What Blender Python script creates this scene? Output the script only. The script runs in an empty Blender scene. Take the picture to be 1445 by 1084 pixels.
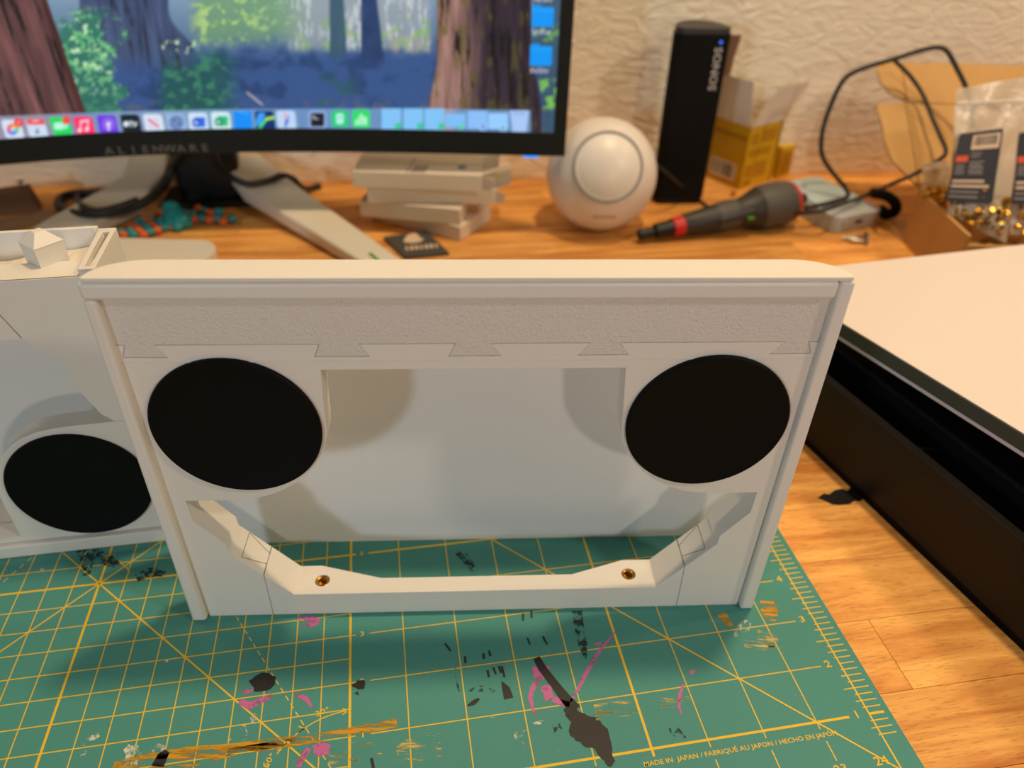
import bpy, bmesh, math, random
import numpy as np
from mathutils import Vector, Matrix
from mathutils.geometry import tessellate_polygon

# ------------------------------------------------------------------ camera, world, lights
U = 0.01                                    # all coordinates below are in centimetres
sc = bpy.context.scene
col = sc.collection
RW = np.array([[0.999675, 0.015045, 0.020575], [0.025489, -0.590066, -0.806953], [0.0, 0.807215, -0.590258]])
CW = np.array([0.0, 0.0, 31.2956])
FPX = 1042.222
MT = np.array([[0.983339, -0.181782, 0.0], [0.181782, 0.983339, 0.0], [0.0, 0.0, 1.0]])      # mat frame -> world
MC = np.array([16.3638, -4.8809, 12.2424])
cam = bpy.data.cameras.new('camera')
cam_ob = bpy.data.objects.new('camera', cam); col.objects.link(cam_ob)
cam.sensor_fit = 'HORIZONTAL'; cam.sensor_width = 36.0; cam.lens = FPX / 1445 * 36
m = Matrix.Identity(4)
for i in range(3):
    m[i][0], m[i][1], m[i][2] = RW[0][i], -RW[1][i], -RW[2][i]
    m[i][3] = CW[i] * U
cam_ob.matrix_world = m
cam.clip_start = 0.01; cam.clip_end = 30
cam.dof.use_dof = True; cam.dof.focus_distance = 0.315; cam.dof.aperture_fstop = 7.0
sc.camera = cam_ob

world = bpy.data.worlds.new('room_ambient'); sc.world = world
world.use_nodes = True
bg = world.node_tree.nodes['Background']
bg.inputs[0].default_value = (0.90, 0.90, 0.90, 1); bg.inputs[1].default_value = 0.075

def area(name, loc, target, size, power, color, size_y=None):
    l = bpy.data.lights.new(name, 'AREA'); l.energy = power; l.color = color
    l.shape = 'RECTANGLE' if size_y else 'DISK'; l.size = size * U
    if size_y: l.size_y = size_y * U
    o = bpy.data.objects.new(name, l); col.objects.link(o)
    o.location = Vector(loc) * U
    o.rotation_euler = (Vector(target) - Vector(loc)).to_track_quat('-Z', 'Y').to_euler()
    return o
WARM = (1.0, 0.74, 0.46)
area('ceiling_lamp', (32, 52, 165), (12, 50, 5), 12, 13.8, WARM)
area('ceiling_lamp.004', (112, 52, 150), (15, 62, 0), 12, 4.2, WARM)
area('ceiling_lamp.001', (-48, 44, 150), (0, 60, 0), 12, 1.8, WARM)
area('ceiling_lamp.002', (112, -32, 116), (0, 30, 5), 12, 5.5, (1.0, 0.85, 0.68))
area('ceiling_lamp.003', (66, -110, 66), (0, 25, 10), 9, 3.9, (1.0, 0.86, 0.72))
area('daylight_window', (-96, -127, 52), (-5, 28, 12), 14, 6.8, (0.66, 0.82, 1.0), 18)

vs = sc.view_settings
vs.view_transform = 'Standard'; vs.look = 'None'; vs.exposure = 0.0; vs.gamma = 1.0
vs.use_curve_mapping = False

# ------------------------------------------------------------------ geometry helpers
def ray(u, v): return RW.T @ np.array([(u - 722.5) / FPX, (v - 542) / FPX, 1.0])
def onplane(u, v, p, n):
    d = ray(u, v); p = np.array(p, float); n = np.array(n, float)
    return CW + d * (np.dot(p - CW, n) / np.dot(d, n))
def G(u, v, z=0.0): return onplane(u, v, (0, 0, z), (0, 0, 1))       # photo point on a level plane at height z
def Y(u, v, y): return onplane(u, v, (0, y, 0), (0, 1, 0))
def m2w(x, y, z=0.2):                                                # mat inches -> world cm
    p = MT @ (np.array([x, y, 0.0]) - np.array([MC[0], MC[1], 0])) * 2.54
    return np.array([p[0], p[1], z])
def project(p):
    c = RW @ (np.array(p) - CW); return 722.5 + FPX * c[0] / c[2], 542 + FPX * c[1] / c[2]

class MB:
    """collects shapes in centimetres and links them as one mesh object"""
    def __init__(s): s.v = []; s.f = []; s.mi = []; s.cur = 0
    def add(s, vs_, fs):
        o = len(s.v); s.v += [tuple(map(float, p)) for p in vs_]
        s.f += [tuple(o + i for i in f) for f in fs]; s.mi += [s.cur] * len(fs); return s
    def box(s, x0, x1, y0, y1, z0, z1):
        return s.add([(x, y, z) for z in (z0, z1) for y in (y0, y1) for x in (x0, x1)],
                     [(0, 2, 3, 1), (4, 5, 7, 6), (0, 1, 5, 4), (2, 6, 7, 3), (0, 4, 6, 2), (1, 3, 7, 5)])
    def hexa(s, b, t):                       # bottom ring and top ring of equal length
        n = len(b)
        return s.add(list(b) + list(t), [tuple(range(n))[::-1], tuple(range(n, 2 * n))] +
                     [(i, (i + 1) % n, n + (i + 1) % n, n + i) for i in range(n)])
    def prism(s, outer, a0, a1, axis='z', holes=()):
        def p3(p, a): return {'z': (p[0], p[1], a), 'y': (p[0], a, p[1]), 'x': (a, p[0], p[1])}[axis]
        loops = [list(outer)] + [list(h) for h in holes]
        flat = [p for l in loops for p in l]; n = len(flat)
        tris = tessellate_polygon([[Vector((p[0], p[1], 0)) for p in l] for l in loops])
        fs = [tuple(t) for t in tris] + [tuple(n + i for i in t)[::-1] for t in tris]
        k = 0
        for l in loops:
            for i in range(len(l)):
                j = (i + 1) % len(l); fs.append((k + i, k + j, n + k + j, n + k + i))
            k += len(l)
        return s.add([p3(p, a0) for p in flat] + [p3(p, a1) for p in flat], fs)
    def lathe(s, prof, o=(0, 0, 0), ax=(0, 0, 1), seg=28):        # prof: (radius, height)
        ax = Vector(ax).normalized(); e1 = ax.orthogonal().normalized(); e2 = ax.cross(e1); o = Vector(o)
        vs_, fs = [], []
        for r, h in prof:
            for k in range(seg):
                a = 2 * math.pi * k / seg
                vs_.append(o + ax * h + (e1 * math.cos(a) + e2 * math.sin(a)) * max(r, 1e-4))
        for i in range(len(prof) - 1):
            for k in range(seg):
                k2 = (k + 1) % seg; fs.append((i * seg + k, i * seg + k2, (i + 1) * seg + k2, (i + 1) * seg + k))
        fs.append(tuple(range(seg))[::-1]); fs.append(tuple((len(prof) - 1) * seg + k for k in range(seg)))
        return s.add(vs_, fs)
    def tube(s, pts, r, seg=8, smooth=6):
        P = [Vector(p) for p in pts]
        if smooth > 1 and len(P) > 2:
            Q = []
            for i in range(len(P) - 1):
                p0, p1, p2, p3 = P[max(i - 1, 0)], P[i], P[i + 1], P[min(i + 2, len(P) - 1)]
                for k in range(smooth):
                    t = k / smooth
                    Q.append(0.5 * ((2 * p1) + (p2 - p0) * t + (2 * p0 - 5 * p1 + 4 * p2 - p3) * t * t + (3 * p1 - p0 - 3 * p2 + p3) * t ** 3))
            P = Q + [P[-1]]
        vs_, fs = [], []; n = None
        for i, p in enumerate(P):
            d = (P[min(i + 1, len(P) - 1)] - P[max(i - 1, 0)]).normalized()
            n = d.orthogonal().normalized() if n is None else (n - d * n.dot(d)).normalized()
            b = d.cross(n)
            vs_ += [p + (n * math.cos(2 * math.pi * k / seg) + b * math.sin(2 * math.pi * k / seg)) * r for k in range(seg)]
        for i in range(len(P) - 1):
            for k in range(seg):
                k2 = (k + 1) % seg; fs.append((i * seg + k, i * seg + k2, (i + 1) * seg + k2, (i + 1) * seg + k))
        fs.append(tuple(range(seg))[::-1]); fs.append(tuple((len(P) - 1) * seg + k for k in range(seg)))
        return s.add(vs_, fs)
    def ball(s, c, rx, ry=None, rz=None, seg=14, rings=9):
        ry = ry or rx; rz = rz or rx; vs_, fs = [], []
        for i in range(rings + 1):
            t = math.pi * i / rings
            for k in range(seg):
                a = 2 * math.pi * k / seg
                vs_.append((c[0] + rx * math.sin(t) * math.cos(a), c[1] + ry * math.sin(t) * math.sin(a), c[2] + rz * math.cos(t)))
        for i in range(rings):
            for k in range(seg):
                k2 = (k + 1) % seg; fs.append((i * seg + k, (i + 1) * seg + k, (i + 1) * seg + k2, i * seg + k2))
        return s.add(vs_, fs)
    def quad(s, a, b, c, d): return s.add([a, b, c, d], [(0, 1, 2, 3)])
    def plate(s, pts, nrm, th):              # flat outline in space with a thickness along nrm
        n = Vector(nrm).normalized() * th; P = [Vector(p) for p in pts]
        e1 = (P[1] - P[0]).normalized(); nn = n.normalized(); e2 = nn.cross(e1)
        tris = tessellate_polygon([[Vector(((p - P[0]).dot(e1), (p - P[0]).dot(e2), 0)) for p in P]])
        k = len(P)
        return s.add(P + [p + n for p in P], [tuple(t) for t in tris] + [tuple(k + i for i in t)[::-1] for t in tris] +
                     [(i, (i + 1) % k, k + (i + 1) % k, k + i) for i in range(k)])
    def build(s, name, mat, parent=None, bevel=0, smooth=True, seg=2, subsurf=0, origin=None):
        me = bpy.data.meshes.new(name)
        o3 = np.array(origin if origin is not None else (0, 0, 0), float)
        me.from_pydata([tuple((np.array(p) - o3) * U) for p in s.v], [], s.f)
        mats = mat if isinstance(mat, (list, tuple)) else [mat]
        for m_ in mats: me.materials.append(m_)
        if len(mats) > 1: me.polygons.foreach_set('material_index', s.mi)
        bm = bmesh.new(); bm.from_mesh(me)
        bmesh.ops.remove_doubles(bm, verts=bm.verts, dist=1e-7)
        bmesh.ops.recalc_face_normals(bm, faces=bm.faces)
        bm.to_mesh(me); bm.free()
        if smooth:
            me.polygons.foreach_set('use_smooth', [True] * len(me.polygons))
            me.set_sharp_from_angle(angle=math.radians(38))
        ob = bpy.data.objects.new(name, me); col.objects.link(ob)
        ob.location = Vector(o3) * U
        if bevel:
            b = ob.modifiers.new('edge', 'BEVEL'); b.width = bevel * U; b.segments = seg
            b.limit_method = 'ANGLE'; b.angle_limit = math.radians(38)
        if subsurf:
            b = ob.modifiers.new('round', 'SUBSURF'); b.levels = b.render_levels = subsurf
        if parent: ob.parent = parent
        return ob

def tag(o, label=None, cat=None, group=None, kind=None):
    if label: o['label'] = label
    if cat: o['category'] = cat
    if group: o['group'] = group
    if kind: o['kind'] = kind
    return o
def empty(name, loc=(0, 0, 0), rz=0.0, label=None, cat=None, group=None):
    o = bpy.data.objects.new(name, None); col.objects.link(o)
    o.empty_display_size = 0.01
    o.location = Vector(loc) * U; o.rotation_euler = (0, 0, rz)
    return tag(o, label, cat, group)
def copy_tree(o, parent=None):
    c = o.copy(); col.objects.link(c); c.parent = parent
    for ch in list(o.children): copy_tree(ch, c)
    return c
def circ(cx, cy, r, n=48, a0=0, a1=2 * math.pi, close=True):
    k = n if close else n - 1
    return [(cx + r * math.cos(a0 + (a1 - a0) * i / k), cy + r * math.sin(a0 + (a1 - a0) * i / k)) for i in range(n)]
def rrect(x0, x1, y0, y1, r, n=6):
    P = []
    for cx, cy, a in ((x1 - r, y1 - r, 0), (x0 + r, y1 - r, 90), (x0 + r, y0 + r, 180), (x1 - r, y0 + r, 270)):
        P += [(cx + r * math.cos(math.radians(a + 90 * i / n)), cy + r * math.sin(math.radians(a + 90 * i / n))) for i in range(n + 1)]
    return P
_fonts = {}
def text_shape(txt):
    """2D outline of a word: vertices scaled to height ~1 and faces"""
    if txt in _fonts: return _fonts[txt]
    cu = bpy.data.curves.new('tmp_text', 'FONT'); cu.body = txt; cu.size = 1.0; cu.resolution_u = 2; cu.offset = 0.012
    cu.align_x = 'CENTER'; cu.align_y = 'CENTER'
    ob = bpy.data.objects.new('tmp_text', cu); col.objects.link(ob)
    dg = bpy.context.evaluated_depsgraph_get()
    me = bpy.data.meshes.new_from_object(ob.evaluated_get(dg))
    r = ([tuple(v.co) for v in me.vertices], [tuple(p.vertices) for p in me.polygons])
    bpy.data.objects.remove(ob); bpy.data.curves.remove(cu); bpy.data.meshes.remove(me)
    _fonts[txt] = r; return r
def put_text(mb, txt, c, ex, ey, size, sx=1.0):
    v, f = text_shape(txt); c = np.array(c, float); ex = np.array(ex, float); ey = np.array(ey, float)
    mb.add([c + ex * (p[0] * size * sx) + ey * (p[1] * size) for p in v], f)

# ------------------------------------------------------------------ materials
def lin(r, g, b):
    f = lambda c: (c / 255 / 12.92) if c / 255 <= 0.04045 else ((c / 255 + 0.055) / 1.055) ** 2.4
    return (f(r), f(g), f(b), 1)
def material(name, rgb, rough=0.5, metal=0.0, bump=0.0, scale=100, stretch=(1, 1, 1), vary=0.0, spec=0.5, emit=None, es=1.0, alpha=1.0, trans=0.0, sss=0.0, detail=4):
    m_ = bpy.data.materials.new(name); m_.use_nodes = True
    nt = m_.node_tree; b = nt.nodes['Principled BSDF']
    c = lin(*rgb)
    b.inputs['Base Color'].default_value = c
    b.inputs['Roughness'].default_value = rough; b.inputs['Metallic'].default_value = metal
    b.inputs['Specular IOR Level'].default_value = spec
    b.inputs['Alpha'].default_value = alpha; b.inputs['Transmission Weight'].default_value = trans
    if sss:
        b.inputs['Subsurface Weight'].default_value = sss; b.inputs['Subsurface Radius'].default_value = (0.004, 0.003, 0.002)
        b.inputs['Subsurface Scale'].default_value = 0.5
    if emit:
        b.inputs['Emission Color'].default_value = lin(*emit); b.inputs['Emission Strength'].default_value = es
    if bump or vary:
        tc = nt.nodes.new('ShaderNodeTexCoord'); mp = nt.nodes.new('ShaderNodeMapping'); ns = nt.nodes.new('ShaderNodeTexNoise')
        mp.inputs['Scale'].default_value = stretch; ns.inputs['Scale'].default_value = scale; ns.inputs['Detail'].default_value = detail
        nt.links.new(tc.outputs['Object'], mp.inputs[0]); nt.links.new(mp.outputs[0], ns.inputs['Vector'])
        if bump:
            bp = nt.nodes.new('ShaderNodeBump'); bp.inputs['Strength'].default_value = bump; bp.inputs['Distance'].default_value = 0.0006
            nt.links.new(ns.outputs['Fac'], bp.inputs['Height']); nt.links.new(bp.outputs[0], b.inputs['Normal'])
        if vary:
            mx = nt.nodes.new('ShaderNodeMixRGB'); mx.inputs[1].default_value = tuple(x * (1 - vary) for x in c[:3]) + (1,)
            mx.inputs[2].default_value = tuple(min(1, x * (1 + vary)) for x in c[:3]) + (1,)
            nt.links.new(ns.outputs['Fac'], mx.inputs[0]); nt.links.new(mx.outputs[0], b.inputs['Base Color'])
    return m_

M = {}
M['print'] = material('white printed plastic', (226, 221, 210), 0.42, bump=0.12, scale=220, stretch=(0.05, 0.05, 9), spec=0.35)
M['print_rough'] = material('textured white plastic', (220, 213, 203), 0.5, bump=1.0, scale=1150, spec=0.3, detail=2)
M['print_scar'] = material('rough support-scarred plastic', (230, 222, 205), 0.6, bump=0.9, scale=420, stretch=(1, .35, 1), spec=0.3)
M['print_joint'] = material('joint line in the plastic', (120, 114, 106), 0.7)
M['sheet'] = material('smooth white sheet', (226, 224, 220), 0.5, spec=0.3)
M['pad'] = material('matt black pad', (5, 5, 5), 0.6, bump=0.15, scale=1500, spec=0.14)
M['brass'] = material('brass', (205, 160, 70), 0.25, 1.0)
M['hole'] = material('dark hole', (60, 42, 20), 0.6)
M['black'] = material('black plastic', (12, 12, 13), 0.42, spec=0.4)
M['blackmatt'] = material('matt black', (9, 9, 9), 0.75, spec=0.2)
M['cable'] = material('black rubber cable', (38, 38, 36), 0.5, spec=0.4)
M['stand'] = material('off white stand plastic', (226, 218, 198), 0.4)
M['whiteball'] = material('white satin plastic', (228, 220, 210), 0.38)
M['whitepad'] = material('white silicone pad', (228, 222, 216), 0.6)
M['groove'] = material('grey groove', (150, 146, 138), 0.5)
M['carton'] = material('white carton', (226, 214, 194), 0.75, bump=0.1, scale=300)
M['card'] = material('brown cardboard', (196, 152, 92), 0.85, bump=0.2, scale=260, stretch=(1, .2, 1), vary=0.08)
M['card_in'] = material('cardboard cut edge', (150, 104, 60), 0.9)
M['yellow'] = material('yellow carton', (205, 162, 10), 0.55)
M['yellow_dk'] = material('darker yellow print', (176, 130, 8), 0.55)
M['ink'] = material('dark print', (70, 66, 60), 0.6)
M['paperwhite'] = material('white print', (232, 226, 216), 0.6)
M['green_ink'] = material('green print', (70, 92, 20), 0.6)
M['grey_tool'] = material('grey rubber grip', (74, 72, 66), 0.55, bump=0.2, scale=500)
M['dark_tool'] = material('dark tool plastic', (44, 43, 40), 0.5)
M['red'] = material('red plastic', (190, 30, 26), 0.45)
M['bankblue'] = material('pale blue plastic', (176, 200, 206), 0.45)
M['banksilver'] = material('silver grey plastic', (186, 196, 200), 0.4, 0.1)
M['steel'] = material('steel', (190, 180, 165), 0.3, 1.0)
M['teal'] = material('teal printed plastic', (20, 140, 140), 0.4)
M['orange'] = material('orange printed plastic', (214, 96, 34), 0.4)
M['greycard'] = material('charcoal card', (72, 70, 66), 0.6)
M['cream'] = material('cream print', (222, 196, 168), 0.6)
M['label'] = material('black label', (36, 32, 40), 0.5)
M['labeltxt'] = material('grey label print', (150, 142, 140), 0.6)
M['labelorange'] = material('orange label print', (222, 84, 42), 0.5)
M['board'] = material('white board', (228, 216, 208), 0.55, spec=0.3)
M['boardedge'] = material('grey board edge', (62, 64, 58), 0.5)
M['boardunder'] = material('pale board underside', (206, 198, 206), 0.5)
M['tray'] = material('black satin tray', (11, 8, 7), 0.5, spec=0.3, bump=0.1, scale=40)
M['trayin'] = material('black tray lining', (8, 8, 10), 0.6, spec=0.3)
M['led'] = material('blue light', (10, 120, 255), 0.4, emit=(10, 150, 255), es=1.2)
M['led2'] = material('blue status light', (40, 80, 220), 0.4, emit=(60, 110, 255), es=0.9)
M['logo'] = material('grey lettering', (96, 92, 86), 0.5)
M['logo_lt'] = material('silver lettering', (196, 192, 188), 0.4)
M['bluemark'] = material('blue mark', (28, 92, 150), 0.5)
M['brownwood'] = material('brown wood', (120, 84, 52), 0.7, vary=0.2, scale=60, stretch=(.2, 1, 1))
M['matgreen'] = material('green mat', (72, 142, 132), 0.62, bump=0.10, scale=1200, vary=0.06, spec=0.35)
M['matyellow'] = material('yellow mat print', (232, 190, 28), 0.55)

def plastic_bag(name):
    m_ = bpy.data.materials.new(name); m_.use_nodes = True; nt = m_.node_tree
    nt.nodes.remove(nt.nodes['Principled BSDF']); out = nt.nodes['Material Output']
    tr = nt.nodes.new('ShaderNodeBsdfTransparent'); gl = nt.nodes.new('ShaderNodeBsdfGlossy'); di = nt.nodes.new('ShaderNodeBsdfDiffuse')
    gl.inputs['Roughness'].default_value = 0.3; gl.inputs['Color'].default_value = (1, 1, 1, 1)
    di.inputs['Color'].default_value = lin(222, 206, 180)
    ns = nt.nodes.new('ShaderNodeTexNoise'); ns.inputs['Scale'].default_value = 45; ns.inputs['Detail'].default_value = 4
    tc = nt.nodes.new('ShaderNodeTexCoord'); nt.links.new(tc.outputs['Object'], ns.inputs['Vector'])
    bp = nt.nodes.new('ShaderNodeBump'); bp.inputs['Strength'].default_value = 0.7; bp.inputs['Distance'].default_value = 0.004
    nt.links.new(ns.outputs['Fac'], bp.inputs['Height']); nt.links.new(bp.outputs[0], gl.inputs['Normal'])
    a = nt.nodes.new('ShaderNodeMixShader'); a.inputs[0].default_value = 0.5
    nt.links.new(tr.outputs[0], a.inputs[1]); nt.links.new(di.outputs[0], a.inputs[2])
    b = nt.nodes.new('ShaderNodeMixShader'); b.inputs[0].default_value = 0.06
    nt.links.new(a.outputs[0], b.inputs[1]); nt.links.new(gl.outputs[0], b.inputs[2]); nt.links.new(b.outputs[0], out.inputs[0])
    return m_
M['bag'] = plastic_bag('clear plastic bag')

def wood_mat():
    m_ = bpy.data.materials.new('beech stave'); m_.use_nodes = True; nt = m_.node_tree; b = nt.nodes['Principled BSDF']
    tc = nt.nodes.new('ShaderNodeTexCoord'); oi = nt.nodes.new('ShaderNodeObjectInfo')
    off = nt.nodes.new('ShaderNodeVectorMath'); off.operation = 'ADD'
    sc_ = nt.nodes.new('ShaderNodeVectorMath'); sc_.operation = 'SCALE'
    cb = nt.nodes.new('ShaderNodeCombineXYZ')
    for k in range(3): nt.links.new(oi.outputs['Random'], cb.inputs[k])
    nt.links.new(cb.outputs[0], sc_.inputs[0]); sc_.inputs['Scale'].default_value = 7.0
    nt.links.new(tc.outputs['Object'], off.inputs[0]); nt.links.new(sc_.outputs[0], off.inputs[1])
    def noise(stretch, scale, detail, dist=0.0):
        mp = nt.nodes.new('ShaderNodeMapping'); mp.inputs['Scale'].default_value = stretch
        ns = nt.nodes.new('ShaderNodeTexNoise'); ns.inputs['Scale'].default_value = scale; ns.inputs['Detail'].default_value = detail
        ns.inputs['Distortion'].default_value = dist
        nt.links.new(off.outputs[0], mp.inputs[0]); nt.links.new(mp.outputs[0], ns.inputs['Vector']); return ns
    g = noise((0.9, 9, 9), 9, 5, 1.1)
    fl = noise((9, 110, 110), 16, 2)
    rp = nt.nodes.new('ShaderNodeValToRGB'); rp.color_ramp.elements[0].position = 0.32; rp.color_ramp.elements[1].position = 0.68
    rp.color_ramp.elements[0].color = lin(202, 124, 52); rp.color_ramp.elements[1].color = lin(254, 192, 104)
    nt.links.new(g.outputs['Fac'], rp.inputs[0])
    fr = nt.nodes.new('ShaderNodeValToRGB'); fr.color_ramp.elements[0].position = 0.30; fr.color_ramp.elements[1].position = 0.45
    fr.color_ramp.elements[0].color = (0.70, 0.64, 0.56, 1); fr.color_ramp.elements[1].color = (1, 1, 1, 1)
    nt.links.new(fl.outputs['Fac'], fr.inputs[0])
    mu = nt.nodes.new('ShaderNodeMixRGB'); mu.blend_type = 'MULTIPLY'; mu.inputs[0].default_value = 1
    nt.links.new(rp.outputs[0], mu.inputs[1]); nt.links.new(fr.outputs[0], mu.inputs[2])
    hs = nt.nodes.new('ShaderNodeHueSaturation')
    mr = nt.nodes.new('ShaderNodeMapRange'); mr.inputs['To Min'].default_value = 0.80; mr.inputs['To Max'].default_value = 1.12
    nt.links.new(oi.outputs['Random'], mr.inputs['Value']); nt.links.new(mr.outputs[0], hs.inputs['Value'])
    nt.links.new(mu.outputs[0], hs.inputs['Color']); nt.links.new(hs.outputs[0], b.inputs['Base Color'])
    b.inputs['Roughness'].default_value = 0.5; b.inputs['Specular IOR Level'].default_value = 0.35
    bp = nt.nodes.new('ShaderNodeBump'); bp.inputs['Strength'].default_value = 0.15; bp.inputs['Distance'].default_value = 0.0004
    nt.links.new(fl.outputs['Fac'], bp.inputs['Height']); nt.links.new(bp.outputs[0], b.inputs['Normal'])
    return m_
M['wood'] = wood_mat()

def wall_mat():
    m_ = material('textured plaster', (246, 234, 208), 0.85, spec=0.2); nt = m_.node_tree; b = nt.nodes['Principled BSDF']
    tc = nt.nodes.new('ShaderNodeTexCoord'); mp = nt.nodes.new('ShaderNodeMapping')
    mp.inputs['Rotation'].default_value = (0, 0.6, 0); mp.inputs['Scale'].default_value = (1, 1, 2.4)
    ns = nt.nodes.new('ShaderNodeTexNoise'); ns.inputs['Scale'].default_value = 34; ns.inputs['Detail'].default_value = 5; ns.inputs['Distortion'].default_value = 1.6
    nt.links.new(tc.outputs['Object'], mp.inputs[0]); nt.links.new(mp.outputs[0], ns.inputs['Vector'])
    bp = nt.nodes.new('ShaderNodeBump'); bp.inputs['Strength'].default_value = 0.6; bp.inputs['Distance'].default_value = 0.005
    nt.links.new(ns.outputs['Fac'], bp.inputs['Height']); nt.links.new(bp.outputs[0], b.inputs['Normal'])
    return m_
M['wall'] = wall_mat()

def paint_mat(name, rgb, cover=0.6, scale=120, stretch=(1, 1, 1)):
    """thin dry paint: patchy cover over the mat"""
    m_ = material(name, rgb, 0.55); nt = m_.node_tree; b = nt.nodes['Principled BSDF']
    tc = nt.nodes.new('ShaderNodeTexCoord'); mp = nt.nodes.new('ShaderNodeMapping'); mp.inputs['Scale'].default_value = stretch
    mp.inputs['Rotation'].default_value = (0, 0, -0.18)
    ns = nt.nodes.new('ShaderNodeTexNoise'); ns.inputs['Scale'].default_value = scale; ns.inputs['Detail'].default_value = 6; ns.inputs['Roughness'].default_value = 0.7
    rp = nt.nodes.new('ShaderNodeValToRGB'); c = 1 - cover
    rp.color_ramp.elements[0].position = max(0, 0.5 + (c - 0.5) * 0.7 - 0.06); rp.color_ramp.elements[1].position = min(1, 0.5 + (c - 0.5) * 0.7 + 0.06)
    nt.links.new(tc.outputs['Object'], mp.inputs[0]); nt.links.new(mp.outputs[0], ns.inputs['Vector'])
    nt.links.new(ns.outputs['Fac'], rp.inputs[0]); nt.links.new(rp.outputs[0], b.inputs['Alpha'])
    return m_
M['pt_black'] = paint_mat('dried black paint', (24, 22, 20), 0.9)
M['pt_blackthin'] = paint_mat('thin black paint', (26, 44, 40), 0.45, 320)
M['pt_pink'] = paint_mat('dried pink paint', (190, 100, 156), 0.62, 200)
M['pt_white'] = paint_mat('dried white paint', (206, 212, 194), 0.42, 260)
M['pt_cream'] = paint_mat('dried cream paint', (206, 190, 112), 0.38, 200, (0.35, 2.2, 1))
M['pt_yellow'] = paint_mat('dried yellow paint', (200, 150, 26), 0.48, 160, (0.3, 2.2, 1))
M['pt_spill'] = material('black paint on wood', (14, 13, 12), 0.4)

random.seed(7)
# ------------------------------------------------------------------ structure: floor, wall, desk
fl = MB().box(-160, 160, -150, 130, -75, -74).build('floor', material('grey floor', (120, 112, 104), 0.8)); tag(fl, kind='structure')
WY = math.atan(0.121)                                        # the wall runs slightly away to the right
wl = MB().box(-160, 160, 0, 8, 0.0, 190).build('wall_back', M['wall'])
wl.location = Vector((0, 83.0, 0.05)) * U; wl.rotation_euler = (0, 0, WY); tag(wl, kind='structure')

DA = math.radians(9.8)
desk = empty('desk', (18.32, 23.41, 0), DA, 'long beech butcher-block desk top of glued staves against the plaster wall', 'desk')
ROW = 3.86
def stave(x0, x1, k):
    g = 0.012
    y0 = k * ROW
    return MB().box(-(x1 - x0) / 2 + g, (x1 - x0) / 2 - g, -ROW / 2 + g, ROW / 2 - g, -3.0, 0).build('stave', M['wood'], desk, bevel=0.02, smooth=False), (x0 + x1) / 2, y0 + ROW / 2
for k in range(-9, 17):
    x = -98 + random.uniform(-12, 12); xs = [x]
    while x < 62:
        x += random.uniform(26, 58); xs.append(x)
    if k == -1:
        i = min(range(len(xs)), key=lambda i: abs(xs[i])); xs[i] = 0.0
    if k == 0: xs = [q for q in xs if not (-4 < q < 14)]
    for a, b in zip(xs[:-1], xs[1:]):
        # keep the boards in front of the wall
        o, cx, cy = stave(a, b, k); o.location = Vector((cx, cy, 0)) * U
MB().box(-92, 58, -33, 60, -4.2, -3.02).build('under_panel', M['brownwood'], desk)
for lx, ly in ((-86, -30), (52, -30), (-86, 54), (52, 54)):
    MB().box(lx - 3, lx + 3, ly - 3, ly + 3, -74 + 0.0, -4.2).build('leg', M['brownwood'], desk)
spill_px = [(1154, 703), (1162, 697), (1170, 698), (1178, 692), (1188, 690), (1196, 693), (1200, 688), (1206, 692), (1213, 690), (1211, 697), (1219, 701), (1214, 708), (1206, 707), (1198, 712), (1186, 713), (1174, 712), (1166, 708)]
MB().plate([G(u, v, 0.0) for u, v in spill_px], (0, 0, 1), 0.02).build('paint_spill', M['pt_spill'], None)
tag(bpy.data.objects['paint_spill'], 'small jagged blot of black paint dried on the wood beside the black tray', 'paint spill')

# ------------------------------------------------------------------ cutting mat
mat_e = empty('cutting_mat', (0, 0, 0), 0, 'green self-healing cutting mat with yellow inch grid and paint stains', 'cutting mat')
mb = MB().prism([tuple(m2w(*p)[:2]) for p in rrect(-0.45, 24.40, -0.9, 17.3, 0.25)], 0.0, 0.2)
mb.build('sheet', M['matgreen'], mat_e, bevel=0.03)
ZL = 0.203
gl = MB()
def line(x0, y0, x1, y1, w, z=None, mbx=None):
    if z is None: z = ZL if x0 == x1 else ZL + .001 if y0 == y1 else ZL + .002
    a = m2w(x0, y0, z); b = m2w(x1, y1, z); d = (b - a) / np.linalg.norm(b - a); n = np.array([-d[1], d[0], 0]) * w / 2
    (mbx or gl).quad(a - n, b - n, b + n, a + n)
THIN, MED, BOLD = 0.052, 0.075, 0.115
lab_right = {1: '1', 2: '2', 3: '3', 4: '4', 5: '5', 6: '6'}
for x in range(0, 24):
    w = BOLD if x % 5 == 0 else THIN
    if x > 15: line(x, 0.87, x, 16.8, w); line(x, 0.32, x, 0.66, THIN)
    else: line(x, 0.85, x, 16.8, w)
    if x < 15 and x >= 0: line(x + .5, 1, x + .5, 11, THIN)
for y in range(1, 17):
    w = BOLD if y % 5 == 1 else THIN
    lab = 2 <= y <= 6 or 7 <= y <= 10
    line(0, y, 15.1 if lab else 15, y, w)
    line(15.36 if lab else 15, y, 23.62, y, w)
    if y < 11: line(0, y + .5, 15, y + .5, THIN)
line(24, -0.4, 24, 16.9, MED)
for i in range(-3, 16 * 8):
    y = 1 + i / 8; k = i % 8
    l = {0: 0.0, 4: 0.2}.get(k, 0.11 if k in (2, 6) else 0.05)
    line(24 - l, y, 24.29, y, BOLD if (k == 0 and (i // 8) % 5 == 0) else THIN)
for y in range(-6, 1): line(0, y / 8 - .1, 0, y / 8, THIN)
line(24, 0, 7.5, 16.5, MED); line(15, 1, 0, 16, MED); line(5, 1, 16, 12, MED)
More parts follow.
